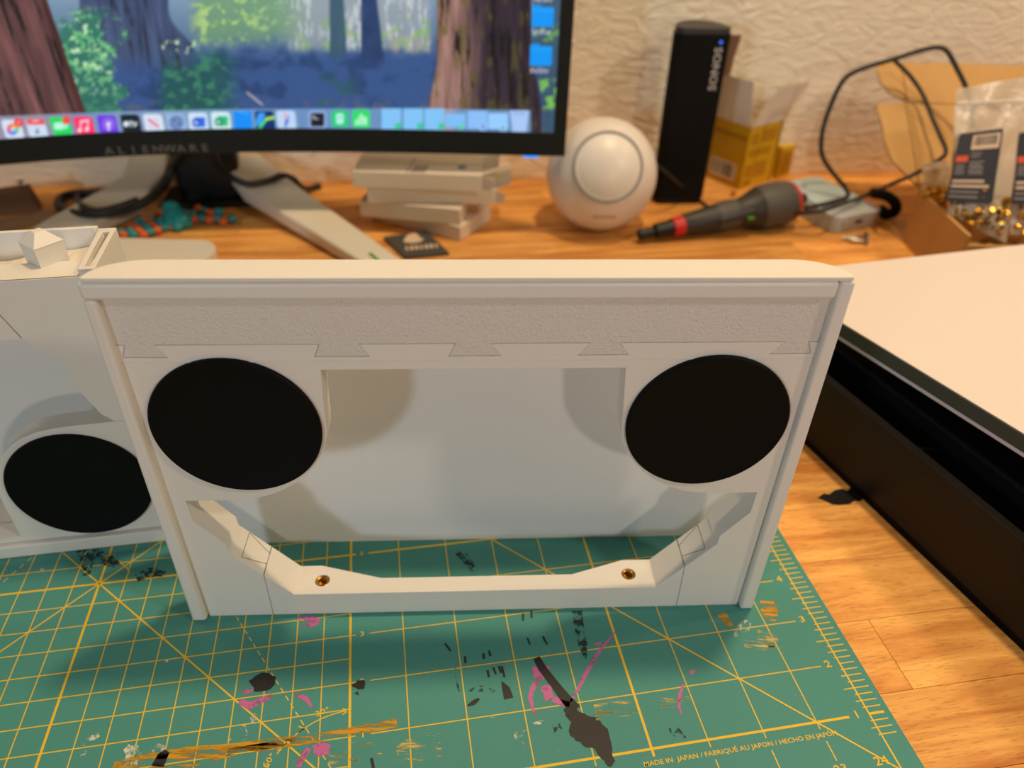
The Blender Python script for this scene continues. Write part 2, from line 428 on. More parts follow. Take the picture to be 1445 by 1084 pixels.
def dashed(x0, y0, x1, y1):
    L = math.hypot(x1 - x0, y1 - y0); n = int(L / 0.19)
    for i in range(n):
        t0 = i / n; t1 = (i + 0.58) / n
        line(x0 + (x1 - x0) * t0, y0 + (y1 - y0) * t0, x0 + (x1 - x0) * t1, y0 + (y1 - y0) * t1, THIN)
dashed(15, 1, 9.2, 11); dashed(5, 1, 10.8, 11)
def arc(cx, cy, r, a0, a1, n=14):
    P = [(cx + r * math.cos(math.radians(a0 + (a1 - a0) * i / n)), cy + r * math.sin(math.radians(a0 + (a1 - a0) * i / n))) for i in range(n + 1)]
    for p, q in zip(P[:-1], P[1:]): line(*p, *q, THIN)
arc(15, 1, 1.48, 91, 137); arc(15, 1, 1.48, 137, 143); arc(15, 1, 1.48, 150, 179)
for a in (91, 121, 137): 
    px_, py_ = 15 + 1.48 * math.cos(math.radians(a)), 1 + 1.48 * math.sin(math.radians(a))
    line(px_, py_, px_ - .1, py_ + .05, THIN); line(px_, py_, px_ - .1, py_ - .06, THIN)
arc(10, 6, 0.56, 62, 20, 6); line(10.15, 6.58, 10.3, 6.52, THIN)
gl.build('grid_lines', M['matyellow'], mat_e, smooth=False)
mex = MT[:, 0] * 1.0; mey = MT[:, 1] * 1.0
def mtext(t, x, y, s, rot=0.0, sx=1.25):
    c, sn = math.cos(rot), math.sin(rot)
    nb = MB(); put_text(nb, t, m2w(x, y, ZL + .003), mex * c + mey * sn, -mex * sn + mey * c, s, sx)
    nb.build('printed_words' if len(t) > 4 else 'printed_number', M['matyellow'], mat_e, smooth=False)
for y in range(1, 10): mtext(str(y), 23.77, y + .02, 0.50)
for y in range(2, 10): mtext(str(y - 1), 15.22, y + 0.0, 0.38)
for x in range(16, 24): mtext(str(x), x + 0.0, 0.18, 0.50, 0, 1.2)
mtext('24', 23.74, 0.20, 0.52, 0, 1.2)
mtext('MADE IN  JAPAN / FABRIQU\u00c9 AU JAPON / HECHO EN JAP\u00d3N', 21.52, 0.765, 0.292, 0, 1.12)
mtext('30\u00b0', 14.53, 2.52, 0.36, 0.25); mtext('60\u00b0', 13.70, 1.80, 0.36, 0.95); mtext('90\u00b0', 10.02, 6.70, 0.34)
# dried paint on the mat (each blot laid at its own place)
def blot(px, mat, jag=0.0, n=3, z=0.2075):
    P = [G(u, v, z) for u, v in px]; out = []
    for i in range(len(P)):
        a, b = P[i], P[(i + 1) % len(P)]
        for k in range(n):
            q = a + (b - a) * k / n
            out.append(q + np.array([random.uniform(-jag, jag), random.uniform(-jag, jag), 0]))
    o = MB().plate(out, (0, 0, 1), 0.001).build('paint_stain', M[mat], mat_e, smooth=False); return o
def streak(px, w, mat, z=0.2085):
    P = [G(u, v, z) for u, v in px]; L, R_ = [], []
    for i, p in enumerate(P):
        d = P[min(i + 1, len(P) - 1)] - P[max(i - 1, 0)]; d /= np.linalg.norm(d); n = np.array([-d[1], d[0], 0])
        ww = (w[i] if isinstance(w, (list, tuple)) else w) * random.uniform(.85, 1.15) / 2
        L.append(p + n * ww); R_.append(p - n * ww)
    return MB().plate(L + R_[::-1], (0, 0, 1), 0.001).build('paint_stain', M[mat], mat_e, smooth=False)
streak([(757, 928), (765, 943), (782, 965), (800, 988), (812, 1002)], [.3, .35, .42, .5, .7], 'pt_black')
blot([(797, 1000), (812, 998), (822, 1008), (842, 1012), (856, 1030), (864, 1056), (868, 1076), (862, 1082), (852, 1076), (838, 1058), (822, 1052), (808, 1042), (802, 1028), (806, 1018), (796, 1010)], 'pt_black', .06)
blot([(779, 1024), (790, 1020), (792, 1030), (782, 1034)], 'pt_blackthin', .06)
blot([(748, 944), (762, 936), (776, 942), (772, 956), (756, 960)], 'pt_pink', .06)
streak([(764, 955), (752, 970), (748, 985), (752, 1000), (757, 1012)], [.3, .28, .22, .15, .08], 'pt_pink')
blot([(764, 970), (776, 966), (782, 984), (770, 990)], 'pt_pink', .06)
streak([(780, 986), (792, 992), (804, 994)], .3, 'pt_pink')
streak([(868, 892), (845, 920), (826, 952), (812, 980), (805, 990)], [.06, .14, .2, .14, .08], 'pt_pink')
blot([(838, 908), (850, 906), (846, 912)], 'pt_pink', .04)
streak([(964, 966), (959, 982), (958, 998), (962, 1008)], [.1, .16, .14, .08], 'pt_pink')
blot([(972, 948), (982, 946), (978, 952)], 'pt_pink', .05)
blot([(420, 870), (445, 868), (452, 876), (440, 886), (424, 884)], 'pt_pink', .07)
blot([(340, 975), (360, 972), (352, 979), (344, 980)], 'pt_pink', .05)
streak([(338, 990), (352, 996), (366, 990), (384, 982)], [.3, .4, .3, .2], 'pt_pink')
blot([(441, 1053), (456, 1046), (466, 1052), (464, 1064), (450, 1070), (442, 1062)], 'pt_pink', .05)
streak([(420, 1082), (428, 1068), (436, 1056)], .25, 'pt_pink')
streak([(418, 980), (432, 986), (440, 998)], [.2, .25, .1], 'pt_pink')
blot([(352, 962), (362, 952), (376, 948), (388, 954), (388, 966), (378, 974), (360, 975)], 'pt_black', .06)
blot([(496, 966), (504, 960), (516, 962), (516, 970), (504, 974)], 'pt_black', .06)
blot([(500, 978), (506, 976), (506, 982)], 'pt_black', .02)
streak([(708, 962), (714, 972), (718, 986)], [.05, .35, .45], 'pt_black')
streak([(660, 996), (668, 992), (676, 986)], [.1, .25, .15], 'pt_black')
streak([(662, 974), (680, 972), (698, 976)], [.15, .3, .15], 'pt_blackthin')
streak([(643, 942), (644, 960), (648, 976)], .09, 'pt_blackthin')
for (a, b, c, d) in ((628, 908, 636, 919), (656, 926, 657, 936), (682, 922, 683, 930), (690, 918, 692, 926), (688, 946, 690, 956), (696, 942, 700, 952), (704, 940, 707, 950), (708, 940, 712, 956), (744, 900, 748, 910), (766, 898, 772, 910), (738, 866, 738, 876), (750, 862, 750, 872)):
    streak([(a, b), (c, d)], .1, 'pt_black')
streak([(814, 862), (818, 890), (824, 915), (826, 930)], [.45, .5, .4, .1], 'pt_blackthin')
streak([(646, 780), (658, 793), (670, 806)], .3, 'pt_blackthin'); streak([(655, 778), (664, 790), (668, 800)], .15, 'pt_blackthin')
streak([(112, 770), (124, 790), (122, 812)], [.5, .7, .3], 'pt_blackthin'); streak([(192, 816), (210, 808), (232, 810)], [.5, .7, .4], 'pt_blackthin')
streak([(130, 775), (150, 790), (170, 800)], [.4, .8, .3], 'pt_blackthin')
streak([(222, 1082), (230, 1066), (236, 1060)], [.6, .5, .3], 'pt_black'); streak([(524, 1070), (527, 1084)], .12, 'pt_black')
streak([(945, 1028), (950, 1040), (958, 1030), (966, 1042)], [.1, .35, .2, .2], 'pt_blackthin')
streak([(840, 1004), (880, 998), (930, 992), (975, 984)], [.7, .65, .5, .2], 'pt_cream')
streak([(840, 1010), (890, 1004), (960, 994)], [.4, .45, .15], 'pt_cream')
streak([(1068, 895), (1090, 903), (1092, 915)], [.5, .8, .5], 'pt_cream')
streak([(1050, 908), (1072, 912), (1094, 916)], [.4, .6, .5], 'pt_cream')
streak([(1082, 848), (1086, 862), (1088, 876)], [.7, .8, .4], 'pt_yellow')
streak([(1018, 866), (1026, 878), (1032, 884)], [.5, .4, .3], 'pt_yellow')
blot([(1040, 884), (1050, 876), (1060, 878), (1058, 888), (1042, 896), (1036, 900)], 'pt_white', .06)
streak([(462, 1072), (490, 1062), (515, 1058), (540, 1060)], [.5, .9, .9, .4], 'pt_cream')
streak([(560, 1064), (590, 1056), (622, 1050)], [.6, 1.2, 1.0], 'pt_cream'); streak([(470, 1058), (500, 1064), (528, 1056)], [.4, .8, .5], 'pt_cream')
streak([(160, 1080), (200, 1078), (260, 1070), (330, 1058), (400, 1046), (420, 1040)], [.3, .7, .9, .6, .5, .3], 'pt_yellow')
streak([(320, 1062), (400, 1050), (480, 1036), (560, 1020)], [.3, .4, .45, .4], 'pt_yellow')
blot([(174, 1060), (182, 1052), (196, 1054), (200, 1066), (192, 1078), (178, 1078)], 'pt_white', .08)
blot([(210, 1060), (222, 1048), (236, 1050), (238, 1064), (224, 1072)], 'pt_white', .1)
blot([(112, 1056), (120, 1050), (122, 1064), (114, 1068)], 'pt_white', .05)
blot([(124, 1042), (138, 1034), (140, 1040), (130, 1046)], 'pt_white', .06)
streak([(356, 1008), (360, 1016), (358, 1022)], [.3, .4, .2], 'pt_white'); streak([(342, 1024), (344, 1036), (342, 1046)], [.25, .3, .2], 'pt_white')
blot([(322, 1044), (327, 1042), (325, 1048)], 'pt_white', .02)
blot([(724, 1032), (742, 1030), (744, 1052), (734, 1056)], 'pt_white', .08)
blot([(752, 1022), (768, 1016), (764, 1021)], 'pt_white', .06); blot([(690, 1012), (700, 1010), (696, 1014)], 'pt_white', .03)
blot([(232, 932), (238, 930), (236, 936)], 'pt_white', .02); blot([(56, 802), (60, 800), (66, 806), (58, 810)], 'pt_white', .02)
for i in range(26):
    u, v = random.uniform(20, 1150), random.uniform(890, 1080)
    p = G(u, v); r = random.uniform(.02, .05)
    blot([(u - 1.2, v), (u, v - 1), (u + 1.3, v), (u, v + 1)], random.choice(['pt_white', 'pt_white', 'pt_cream', 'pt_pink']), .01, 1)

# ------------------------------------------------------------------ the white printed housing in the foreground
# local axes: x along the face, y backwards into the housing, z up; y = 0 is the front of the rim
hz = empty('printed_housing', (-14.91, 22.15, 0.2), math.radians(3.244),
           'upright white 3D-printed housing with two black round pads, standing in the middle of the mat', 'housing')
W_ = 27.0                                             # mirror line at x = 13.5
def mir(P): return [(W_ - x, z) for x, z in reversed(P)]
lobe = [(7.65, 14.80), (7.56, 13.4), (7.52, 12.6), (7.5, 12.0), (7.44, 11.4), (7.28, 10.85), (7.02, 10.3), (6.68, 9.78), (6.25, 9.29), (5.75, 8.86), (5.15, 8.48), (4.6, 8.23), (4.05, 8.07), (3.5, 7.98), (2.9, 7.95)]
seam_l = [(0.33, 15.94), (0.66, 15.94), (0.46, 15.40), (2.12, 15.38), (1.76, 15.94), (7.72, 15.94), (7.49, 15.38), (9.56, 15.38), (9.22, 15.94), (12.78, 15.94), (12.50, 15.37), (14.52, 15.38), (14.12, 15.94), (17.87, 15.94), (17.42, 15.38), (19.40, 15.39), (19.02, 15.94), (25.33, 15.94), (24.88, 15.38), (26.52, 15.40), (26.30, 15.94), (26.68, 15.94)]
FT = 0.30                                             # the face lies this far behind the rim's front
# face panel with its two lobes around the pads
outer = [(0.28, 7.96), (2.9, 7.95)] + lobe[::-1][1:] + mir(lobe)[::-1][0:0]
outer = [(0.28, 7.95)] + lobe[::-1] + [(W_ - x, z) for x, z in lobe] + [(26.72, 7.95)] + [(x, z) for x, z in reversed(seam_l)]
fp = MB().prism(outer, FT, 1.5, 'y').build('face_panel', M['print'], hz, bevel=0.025)
# textured strip with dovetail tabs hooked into the face panel
g = 0.028
strip = [(0.33, 17.98)] + [(x + (g if i % 4 in (1, 2) else -g) * (0 if i in (0, 21) else 1), z + g) for i, (x, z) in enumerate(seam_l)] + [(26.68, 17.98)]
MB().prism(strip, FT + 0.005, 1.4, 'y').build('textured_strip', M['print_rough'], hz, bevel=0.015)
MB().prism([(0.3, 15.18), (26.7, 15.18), (26.7, 15.22), (0.3, 15.22)], FT - 0.02, FT + 0.1, 'y').build('ledge', M['print'], hz)
# lower side panels with the stepped arms
arm = [(0.97, 7.94), (1.00, 6.68), (2.12, 5.16), (2.14, 4.60), (3.425, 3.023)]
for s_ in (0, 1):
    P = [(0.28, 0.0), (3.385, 0.0)] + [(3.425, 3.023)] + arm[::-1][1:] + [(0.28, 7.94)]
    if s_: P = [(W_ - x, z) for x, z in P]
    sp = MB().prism(P, FT, 2.05, 'y').build('side_panel', M['print'], hz, bevel=0.02)
    jl = MB()                                         # dovetail joint drawn on the sloping face
    dv = [(3.44, 0.31), (3.44, 0.96), (2.58, 0.49), (2.57, 2.0), (3.44, 1.61), (3.44, 2.04)]
    sl = np.array([2.51, 0, -3.08]); sl /= np.linalg.norm(sl); nn = np.array([3.08, 0, 2.51]); nn /= np.linalg.norm(nn)
    def onslope(s, t): return np.array([2.14, t, 4.60]) + sl * ((s - 2.14) / sl[0]) + nn * 0.008
    for (a, b) in zip(dv[:-1], dv[1:]):
        p, q = onslope(*a), onslope(*b); d = (q - p) / np.linalg.norm(q - p); w = np.cross(d, nn) * 0.016
        Q = [p - w, q - w, q + w, p + w]
        if s_: Q = [np.array([W_ - r[0], r[1], r[2]]) for r in Q]
        jl.quad(*Q)
    jl.build('joint_line', M['print_joint'], sp, smooth=False)
# cross bar along the bottom, with holes for the brass inserts
cb = MB()
holes = [circ(5.86, 1.12, 0.36, 20), circ(21.12, 1.15, 0.36, 20)]
cb.prism([(4.65, FT), (22.35, FT), (22.35, 2.05), (20.95, 2.05), (18.25, 1.2), (8.75, 1.2), (5.7, 2.05), (4.65, 2.05)], 0.0, 1.52, 'z', holes)
for s_ in (0, 1):
    P = [(3.415, 0.0), (4.65, 0.0), (4.65, 1.52), (3.455, 2.986)]
    if s_: P = [(W_ - x, z) for x, z in P]
    cb.prism(P, FT, 2.05, 'y')
cb.build('cross_bar', M['print'], hz, bevel=0.015)
for hx, hy in ((5.86, 1.12), (21.12, 1.15)):
    bi = MB().lathe([(0.22, 0.7), (0.35, 0.7), (0.35, 1.44), (0.30, 1.49), (0.22, 1.45), (0.22, 0.71)], (hx, hy, 0), seg=24).build('brass_insert', M['brass'], hz)
    MB().lathe([(0.215, 0.66), (0.215, 1.15)], (hx, hy, 0), seg=16).build('hole_floor', M['brass'], bi)
# black round pads
for px_ in (3.98, 23.02):
    MB().lathe([(3.36, 0.0), (3.36, 0.14), (3.30, 0.20), (3.18, 0.20), (3.15, 0.185), (0.5, 0.185)], (px_, FT + 0.01, 12.03), (0, -1, 0), 96).build('round_pad', M['pad'], hz)
# rim: two side strips and a top strip, all rounded
MB().hexa([(-.48, 0, 0), (.24, 0, 0), (.24, .6, 0), (-.40, .6, 0)], [(-.115, 0, 17.98), (.355, 0, 17.98), (.355, .6, 17.98), (-.08, .6, 17.98)]).build('side_rim', M['print'], hz, bevel=0.15, seg=4)
MB().hexa([(26.80, 0, 0), (27.46, 0, 0), (27.40, .6, 0), (26.80, .6, 0)], [(26.66, 0, 18.68), (27.22, 0, 18.68), (27.16, .6, 18.68), (26.66, .6, 18.68)]).build('side_rim', M['print'], hz, bevel=0.12, seg=4)
MB().prism([(-0.11, 17.97), (26.65, 17.95), (26.65, 18.70), (-0.10, 18.68)], 0.0, 0.6, 'y').build('top_rim', M['print'], hz, bevel=0.17, seg=4)
# top cover with rounded rear corners
tc_ = [(0.10, 0.02), (27.08, 0.02)] + [(25.15 + 1.93 * math.cos(a), 0.06 + 1.38 * math.sin(a)) for a in np.linspace(0.02, math.pi / 2, 16)] + [(2.03 - 1.93 * math.sin(a), 0.06 + 1.38 * math.cos(a)) for a in np.linspace(0, math.pi / 2 - .02, 16)]
MB().prism(tc_, 18.71, 18.86, 'z').build('top_cover', M['print'], hz, bevel=0.03)
# leaning back sheet and side walls
MB().hexa([(-1, 5.0, 0), (28, 5.0, 0), (28, 5.25, 0), (-1, 5.25, 0)], [(-1, 5.0, 16.7), (28, 5.0, 16.7), (28, 5.25, 16.7), (-1, 5.25, 16.7)]).build('back_sheet', M['sheet'], hz)
for x0, x1 in ((0.3, 0.9), (26.1, 26.7)):
    MB().box(x0, x1, 2.06, 4.99, 0.0, 0.4).build('base_rail', M['print'], hz, bevel=.03)

# ------------------------------------------------------------------ second housing at the left, standing the other way up
h2 = empty('printed_housing', (-26.82, 25.62, 0.2), math.radians(10.955),
           'white 3D-printed housing at the left edge with a small capped post on top', 'housing')
F2 = 0.30
RX = 9.7                                            # right end
lob2 = [(1.35, 1.25), (1.36, 4.2), (1.46, 4.9), (1.66, 5.55), (1.98, 6.2), (2.42, 6.8), (2.95, 7.3), (3.55, 7.68), (4.25, 7.95), (5.1, 8.1), (6.2, 8.17), (8.6, 8.20)]
pl = [(-6, 0.86), (RX - .4, 0.86), (RX - .4, 8.2)] + lob2[::-1] + [(-6, 1.25)]
MB().prism(pl, F2, 1.45, 'y').build('face_panel', M['print'], h2, bevel=0.02)
pr_ = [(5.46, 13.15), (6.80, 11.50), (6.78, 10.45), (7.42, 8.72), (8.0, 8.21), (RX - .4, 8.21), (RX - .4, 16.04), (4.70, 16.04), (5.56, 13.15)]
MB().prism([(5.50, 13.15), (6.80, 11.50), (6.78, 10.45), (7.42, 8.72), (7.9, 8.21), (RX - .4, 8.21), (RX - .4, 15.98), (4.48, 15.98)], F2, 1.9, 'y').build('side_panel', M['print'], h2, bevel=0.02)
MB().prism([(-6, 13.15), (5.44, 13.15), (4.42, 15.98), (-6, 15.98)], F2, 1.5, 'y').build('cross_bar', M['print'], h2, bevel=0.02)
MB().lathe([(3.36, 0.0), (3.36, 0.14), (3.30, 0.20), (3.18, 0.20), (3.15, 0.185), (0.5, 0.185)], (5.22, F2 + 0.01, 4.38), (0, -1, 0), 96).build('round_pad', M['pad'], h2)
MB().prism([(-6, 0), (RX, 0), (RX, .84), (-6, .84)], 0, 4.98, 'y').build('bottom_rim', M['print'], h2, bevel=0.10, seg=3)
MB().hexa([(RX - .38, 0, .85), (RX, 0, .85), (RX, .6, .85), (RX - .38, .6, .85)], [(RX - .38, 0, 15.9), (RX, 0, 15.9), (RX, .6, 15.9), (RX - .38, .6, 15.9)]).build('side_rim', M['print'], h2, bevel=0.07)
MB().box(-6, RX - .5, 1.5, 4.96, .86, 1.2).build('inner_floor', M['print'], h2)
# rough, sloping top floor between the face and the back wall
n_ = 26; fm = MB(); vs_, fs_ = [], []
for i in range(n_):
    for j in range(9):
        x = 3.2 + (8.62 - 3.2) * i / (n_ - 1); t = j / 8; y = 0.32 + (4.98 - 0.32) * t
        zb = 14.35 + 0.13 * (x - 1); zz = 16.02 + (min(zb, 15.5) - 16.02) * t + (random.uniform(-.03, .03) if 0 < j else 0)
        vs_.append((x, y, zz))
for i in range(n_ - 1):
    for j in range(8): fs_.append((i * 9 + j, (i + 1) * 9 + j, (i + 1) * 9 + j + 1, i * 9 + j + 1))
fm.add(vs_, fs_); fm.build('rough_floor', M['print_scar'], h2, smooth=False)
MB().hexa([(-6, 5.0, 0.05), (8.9, 5.0, .05), (8.9, 5.22, .05), (-6, 5.22, .05)], [(-6, 5.0, 16.06), (8.08, 5.0, 16.14), (8.2, 5.22, 16.14), (-6, 5.22, 16.06)]).build('back_sheet', M['sheet'], h2, bevel=0.03)
# slotted block at the right end
sb = MB().prism([(8.66, 0.34), (9.34, 0.34), (9.24, 4.5), (8.46, 4.5)], 9.0, 16.3, 'z', [[(8.86, 0.62), (9.10, 0.62), (9.04, 4.05), (8.72, 4.05)]])
sb.build('slot_block', M['print'], h2, bevel=0.03)
MB().box(8.7, 9.15, .55, 4.15, 15.3, 15.6).build('slot_floor', M['print'], h2)
# post with a pyramid cap
cx_, cy_ = 6.88, 2.17; hw = 0.62
def sq(w, z, rot=math.radians(45)): return [(cx_ + w * 1.414 * math.cos(rot + k * math.pi / 2 - math.pi / 4 + math.radians(0)), cy_ + w * 1.414 * math.sin(rot + k * math.pi / 2 - math.pi / 4), z) for k in range(4)]
po = MB().hexa(sq(.60, 15.3), sq(.64, 16.85)); po.build('post', M['print'], h2, bevel=0.015)
MB().add(sq(.66, 16.85) + sq(.20, 17.35), [(3, 2, 1, 0), (4, 5, 6, 7)] + [(i, (i + 1) % 4, 4 + (i + 1) % 4, 4 + i) for i in range(4)]).build('post_cap', M['print'], h2, bevel=0.02)

# ------------------------------------------------------------------ black tray and the white board at the right
td = np.array([-0.3703, 0.9289, 0.0]); tn = np.array([0.9289, 0.3703, 0.0])       # along its near-left side, and inwards
ta = G(1445, 920, 0); ta[2] = 0
tray = empty('storage_tray', tuple(ta), math.atan2(td[1], td[0]), 'long black open tray with a rounded rim lying on the desk at the right', 'tray')
# local axes: x away from the viewer, y negative to the right
w0, w1, l0, l1, th = -34.0, 0.0, -16.0, 21.5, 0.55
MB().prism(rrect(l0, l1, w0, w1, 1.2), 0.0, 0.5, 'z').build('tray_floor', M['trayin'], tray)
MB().prism(rrect(l0, l1, w0, w1, 1.2, 8), 0.0, 5.17, 'z', [rrect(l0 + th, l1 - th, w0 + th, w1 - th, 0.8, 8)]).build('tray_wall', M['tray'], tray, bevel=0.22, seg=4)
MB().box(l0 + 1.3, l1 - 1.6, w0 + 1.5, w1 - 2.6, 0.5, 5.6).build('inner_block', M['trayin'], tray, bevel=0.2)
MB().hexa([(9.6, -.6, 4.95), (9.75, -.6, 4.95), (9.6, -2.6, 4.4), (9.45, -2.6, 4.4)], [(9.6, -.6, 5.0), (9.75, -.6, 5.0), (9.6, -2.6, 4.45), (9.45, -2.6, 4.45)]).build('lining_fold', M['trayin'], tray)
# board: its long edge measured in the photo, lying tilted on the tray
e_far = np.array([20.37, 38.25, 7.20]); e_near = np.array([24.77, 27.15, 8.07]); ed = (e_far - e_near) / np.linalg.norm(e_far - e_near)
b_far = np.array([24.85, 48.32, 6.62]) ; b_far2 = np.array([38.84, 51.94, 6.75]); bd = (b_far2 - b_far) / np.linalg.norm(b_far2 - b_far)
# where the long edge meets the far edge
A_ = np.array([[ed[0], -bd[0]], [ed[1], -bd[1]]]); tt = np.linalg.solve(A_, (b_far - e_far)[:2]); c_far = e_far + ed * tt[0]
c_near = e_near - ed * 14; up = np.cross(ed, bd); up = -up if up[2] < 0 else up; up /= np.linalg.norm(up)
bo = empty('white_board', tuple(c_near), 0, 'thick white board with a dark grey edge lying tilted across the black tray', 'board')
def bslab(name, z0, z1, mat, inset=0.0, bevel=0.03):
    P = [c_near + bd * inset, c_far + bd * inset - ed * inset, c_far + bd * 30 - ed * inset, c_near + bd * 30]
    mb_ = MB().hexa([p + up * z0 - c_near for p in P], [p + up * z1 - c_near for p in P])
    return mb_.build(name, mat, bo, bevel=bevel)
bslab('underside', -0.2, 0.0, M['boardunder'], 0.0, .02)
bslab('edge_band', 0.0, 0.86, M['boardedge'], 0.0, .06)
bslab('top_face', 0.86, 0.90, M['board'], 0.06, .01)

# ------------------------------------------------------------------ monitor with its curved screen
_mx = np.array([4.36, -2.02, -8.57, -15.09, -21.55, -27.84, -33.76, -39.37, -44.68])
_my = np.array([67.78, 67.69, 67.59, 67.39, 67.09, 66.42, 65.12, 63.60, 61.97])
_pc = np.polyfit(_mx, _my, 3)
def mony(x):
    if x >= -46: return float(np.polyval(_pc, x))
    y0 = np.polyval(_pc, -46); sl_ = np.polyval(np.polyder(_pc), -46); d = x + 46
    return float(y0 + sl_ * d - d * d / 360)
MX1, MX0, MZ0, MZ1 = 4.36, -71.0, 8.0, 44.0
mon = empty('monitor', (-36, 76, 0), 0, 'wide curved black computer monitor showing a redwood forest desktop on a white two-legged stand', 'monitor')
MO = np.array([-36, 76, 0])
def mnorm(x):
    s_ = (mony(x + .2) - mony(x - .2)) / .4; n = np.array([s_, -1, 0]); return n / np.linalg.norm(n)
def strip_mesh(xa, xb, z0, z1, d0, d1, n=60):       # curved slab following the screen, from depth d0 (front) to d1 (back)
    mb_ = MB(); vs_, fs_ = [], []
    for i in range(n + 1):
        x = xa + (xb - xa) * i / n; y = mony(x); nn_ = mnorm(x)
        for z in (z0, z1):
            for d in (d0, d1): vs_.append(np.array([x, y, z]) - nn_ * d - MO)
    for i in range(n):
        a = i * 4; b = a + 4
        fs_ += [(a, b, b + 2, a + 2), (a + 1, a + 3, b + 3, b + 1), (a, a + 1, b + 1, b), (a + 2, b + 2, b + 3, a + 3)]
    fs_ += [(0, 2, 3, 1), (n * 4, n * 4 + 1, n * 4 + 3, n * 4 + 2)]
    return mb_.add(vs_, fs_)
SB, SR = 2.15, 1.15                                   # bezel heights: bottom, sides
strip_mesh(MX0, MX1, MZ0, MZ1, 0.35, 1.0).build('back_shell', M['blackmatt'], mon, bevel=.1)
strip_mesh(-58, -14, 11, 40, 1.0, 4.0).build('rear_housing', M['stand'], mon, bevel=.5)
strip_mesh(MX0, MX1, MZ0, MZ0 + SB, 0.0, 0.36).build('bottom_bezel', M['black'], mon, bevel=.05)
strip_mesh(MX0, MX1, MZ1 - .9, MZ1, 0.0, 0.36).build('top_bezel', M['black'], mon, bevel=.05)
strip_mesh(MX1 - SR, MX1, MZ0 + SB, MZ1 - .9, 0.0, 0.36, 4).build('side_bezel', M['black'], mon)
strip_mesh(MX0, MX0 + SR, MZ0 + SB, MZ1 - .9, 0.0, 0.36, 4).build('side_bezel', M['black'], mon)

# wallpaper and dock, painted point by point on the screen (u, v are layout units of the picture)
def hsh(ix, iy, s_):
    n = (ix.astype(np.int64) * 374761393 + iy.astype(np.int64) * 668265263 + s_ * 974711) & 0x7fffffff
    n = ((n ^ (n >> 13)) * 1274126177) & 0x7fffffff
    return ((n ^ (n >> 16)) & 0xffff) / 65535.0
def vnoise(x, y, s_=0):
    ix, iy = np.floor(x), np.floor(y); fx, fy = x - ix, y - iy
    fx, fy = fx * fx * (3 - 2 * fx), fy * fy * (3 - 2 * fy)
    h = lambda a, b: hsh(ix + a, iy + b, s_)
    return (h(0, 0) * (1 - fx) + h(1, 0) * fx) * (1 - fy) + (h(0, 1) * (1 - fx) + h(1, 1) * fx) * fy
def fbm(x, y, s_=0, o=4):
    r = 0; a = .5; t = 0
    for k in range(o): r = r + a * vnoise(x * 2 ** k, y * 2 ** k, s_ + k); t += a; a *= .55
    return r / t
def sm(a, b, x): t = np.clip((x - a) / (b - a), 0, 1); return t * t * (3 - 2 * t)
def mixc(c, col_, m_):
    col_ = np.asarray(col_, float); return c * (1 - m_[..., None]) + (col_ if col_.ndim > 1 else col_[None, :]) * m_[..., None]
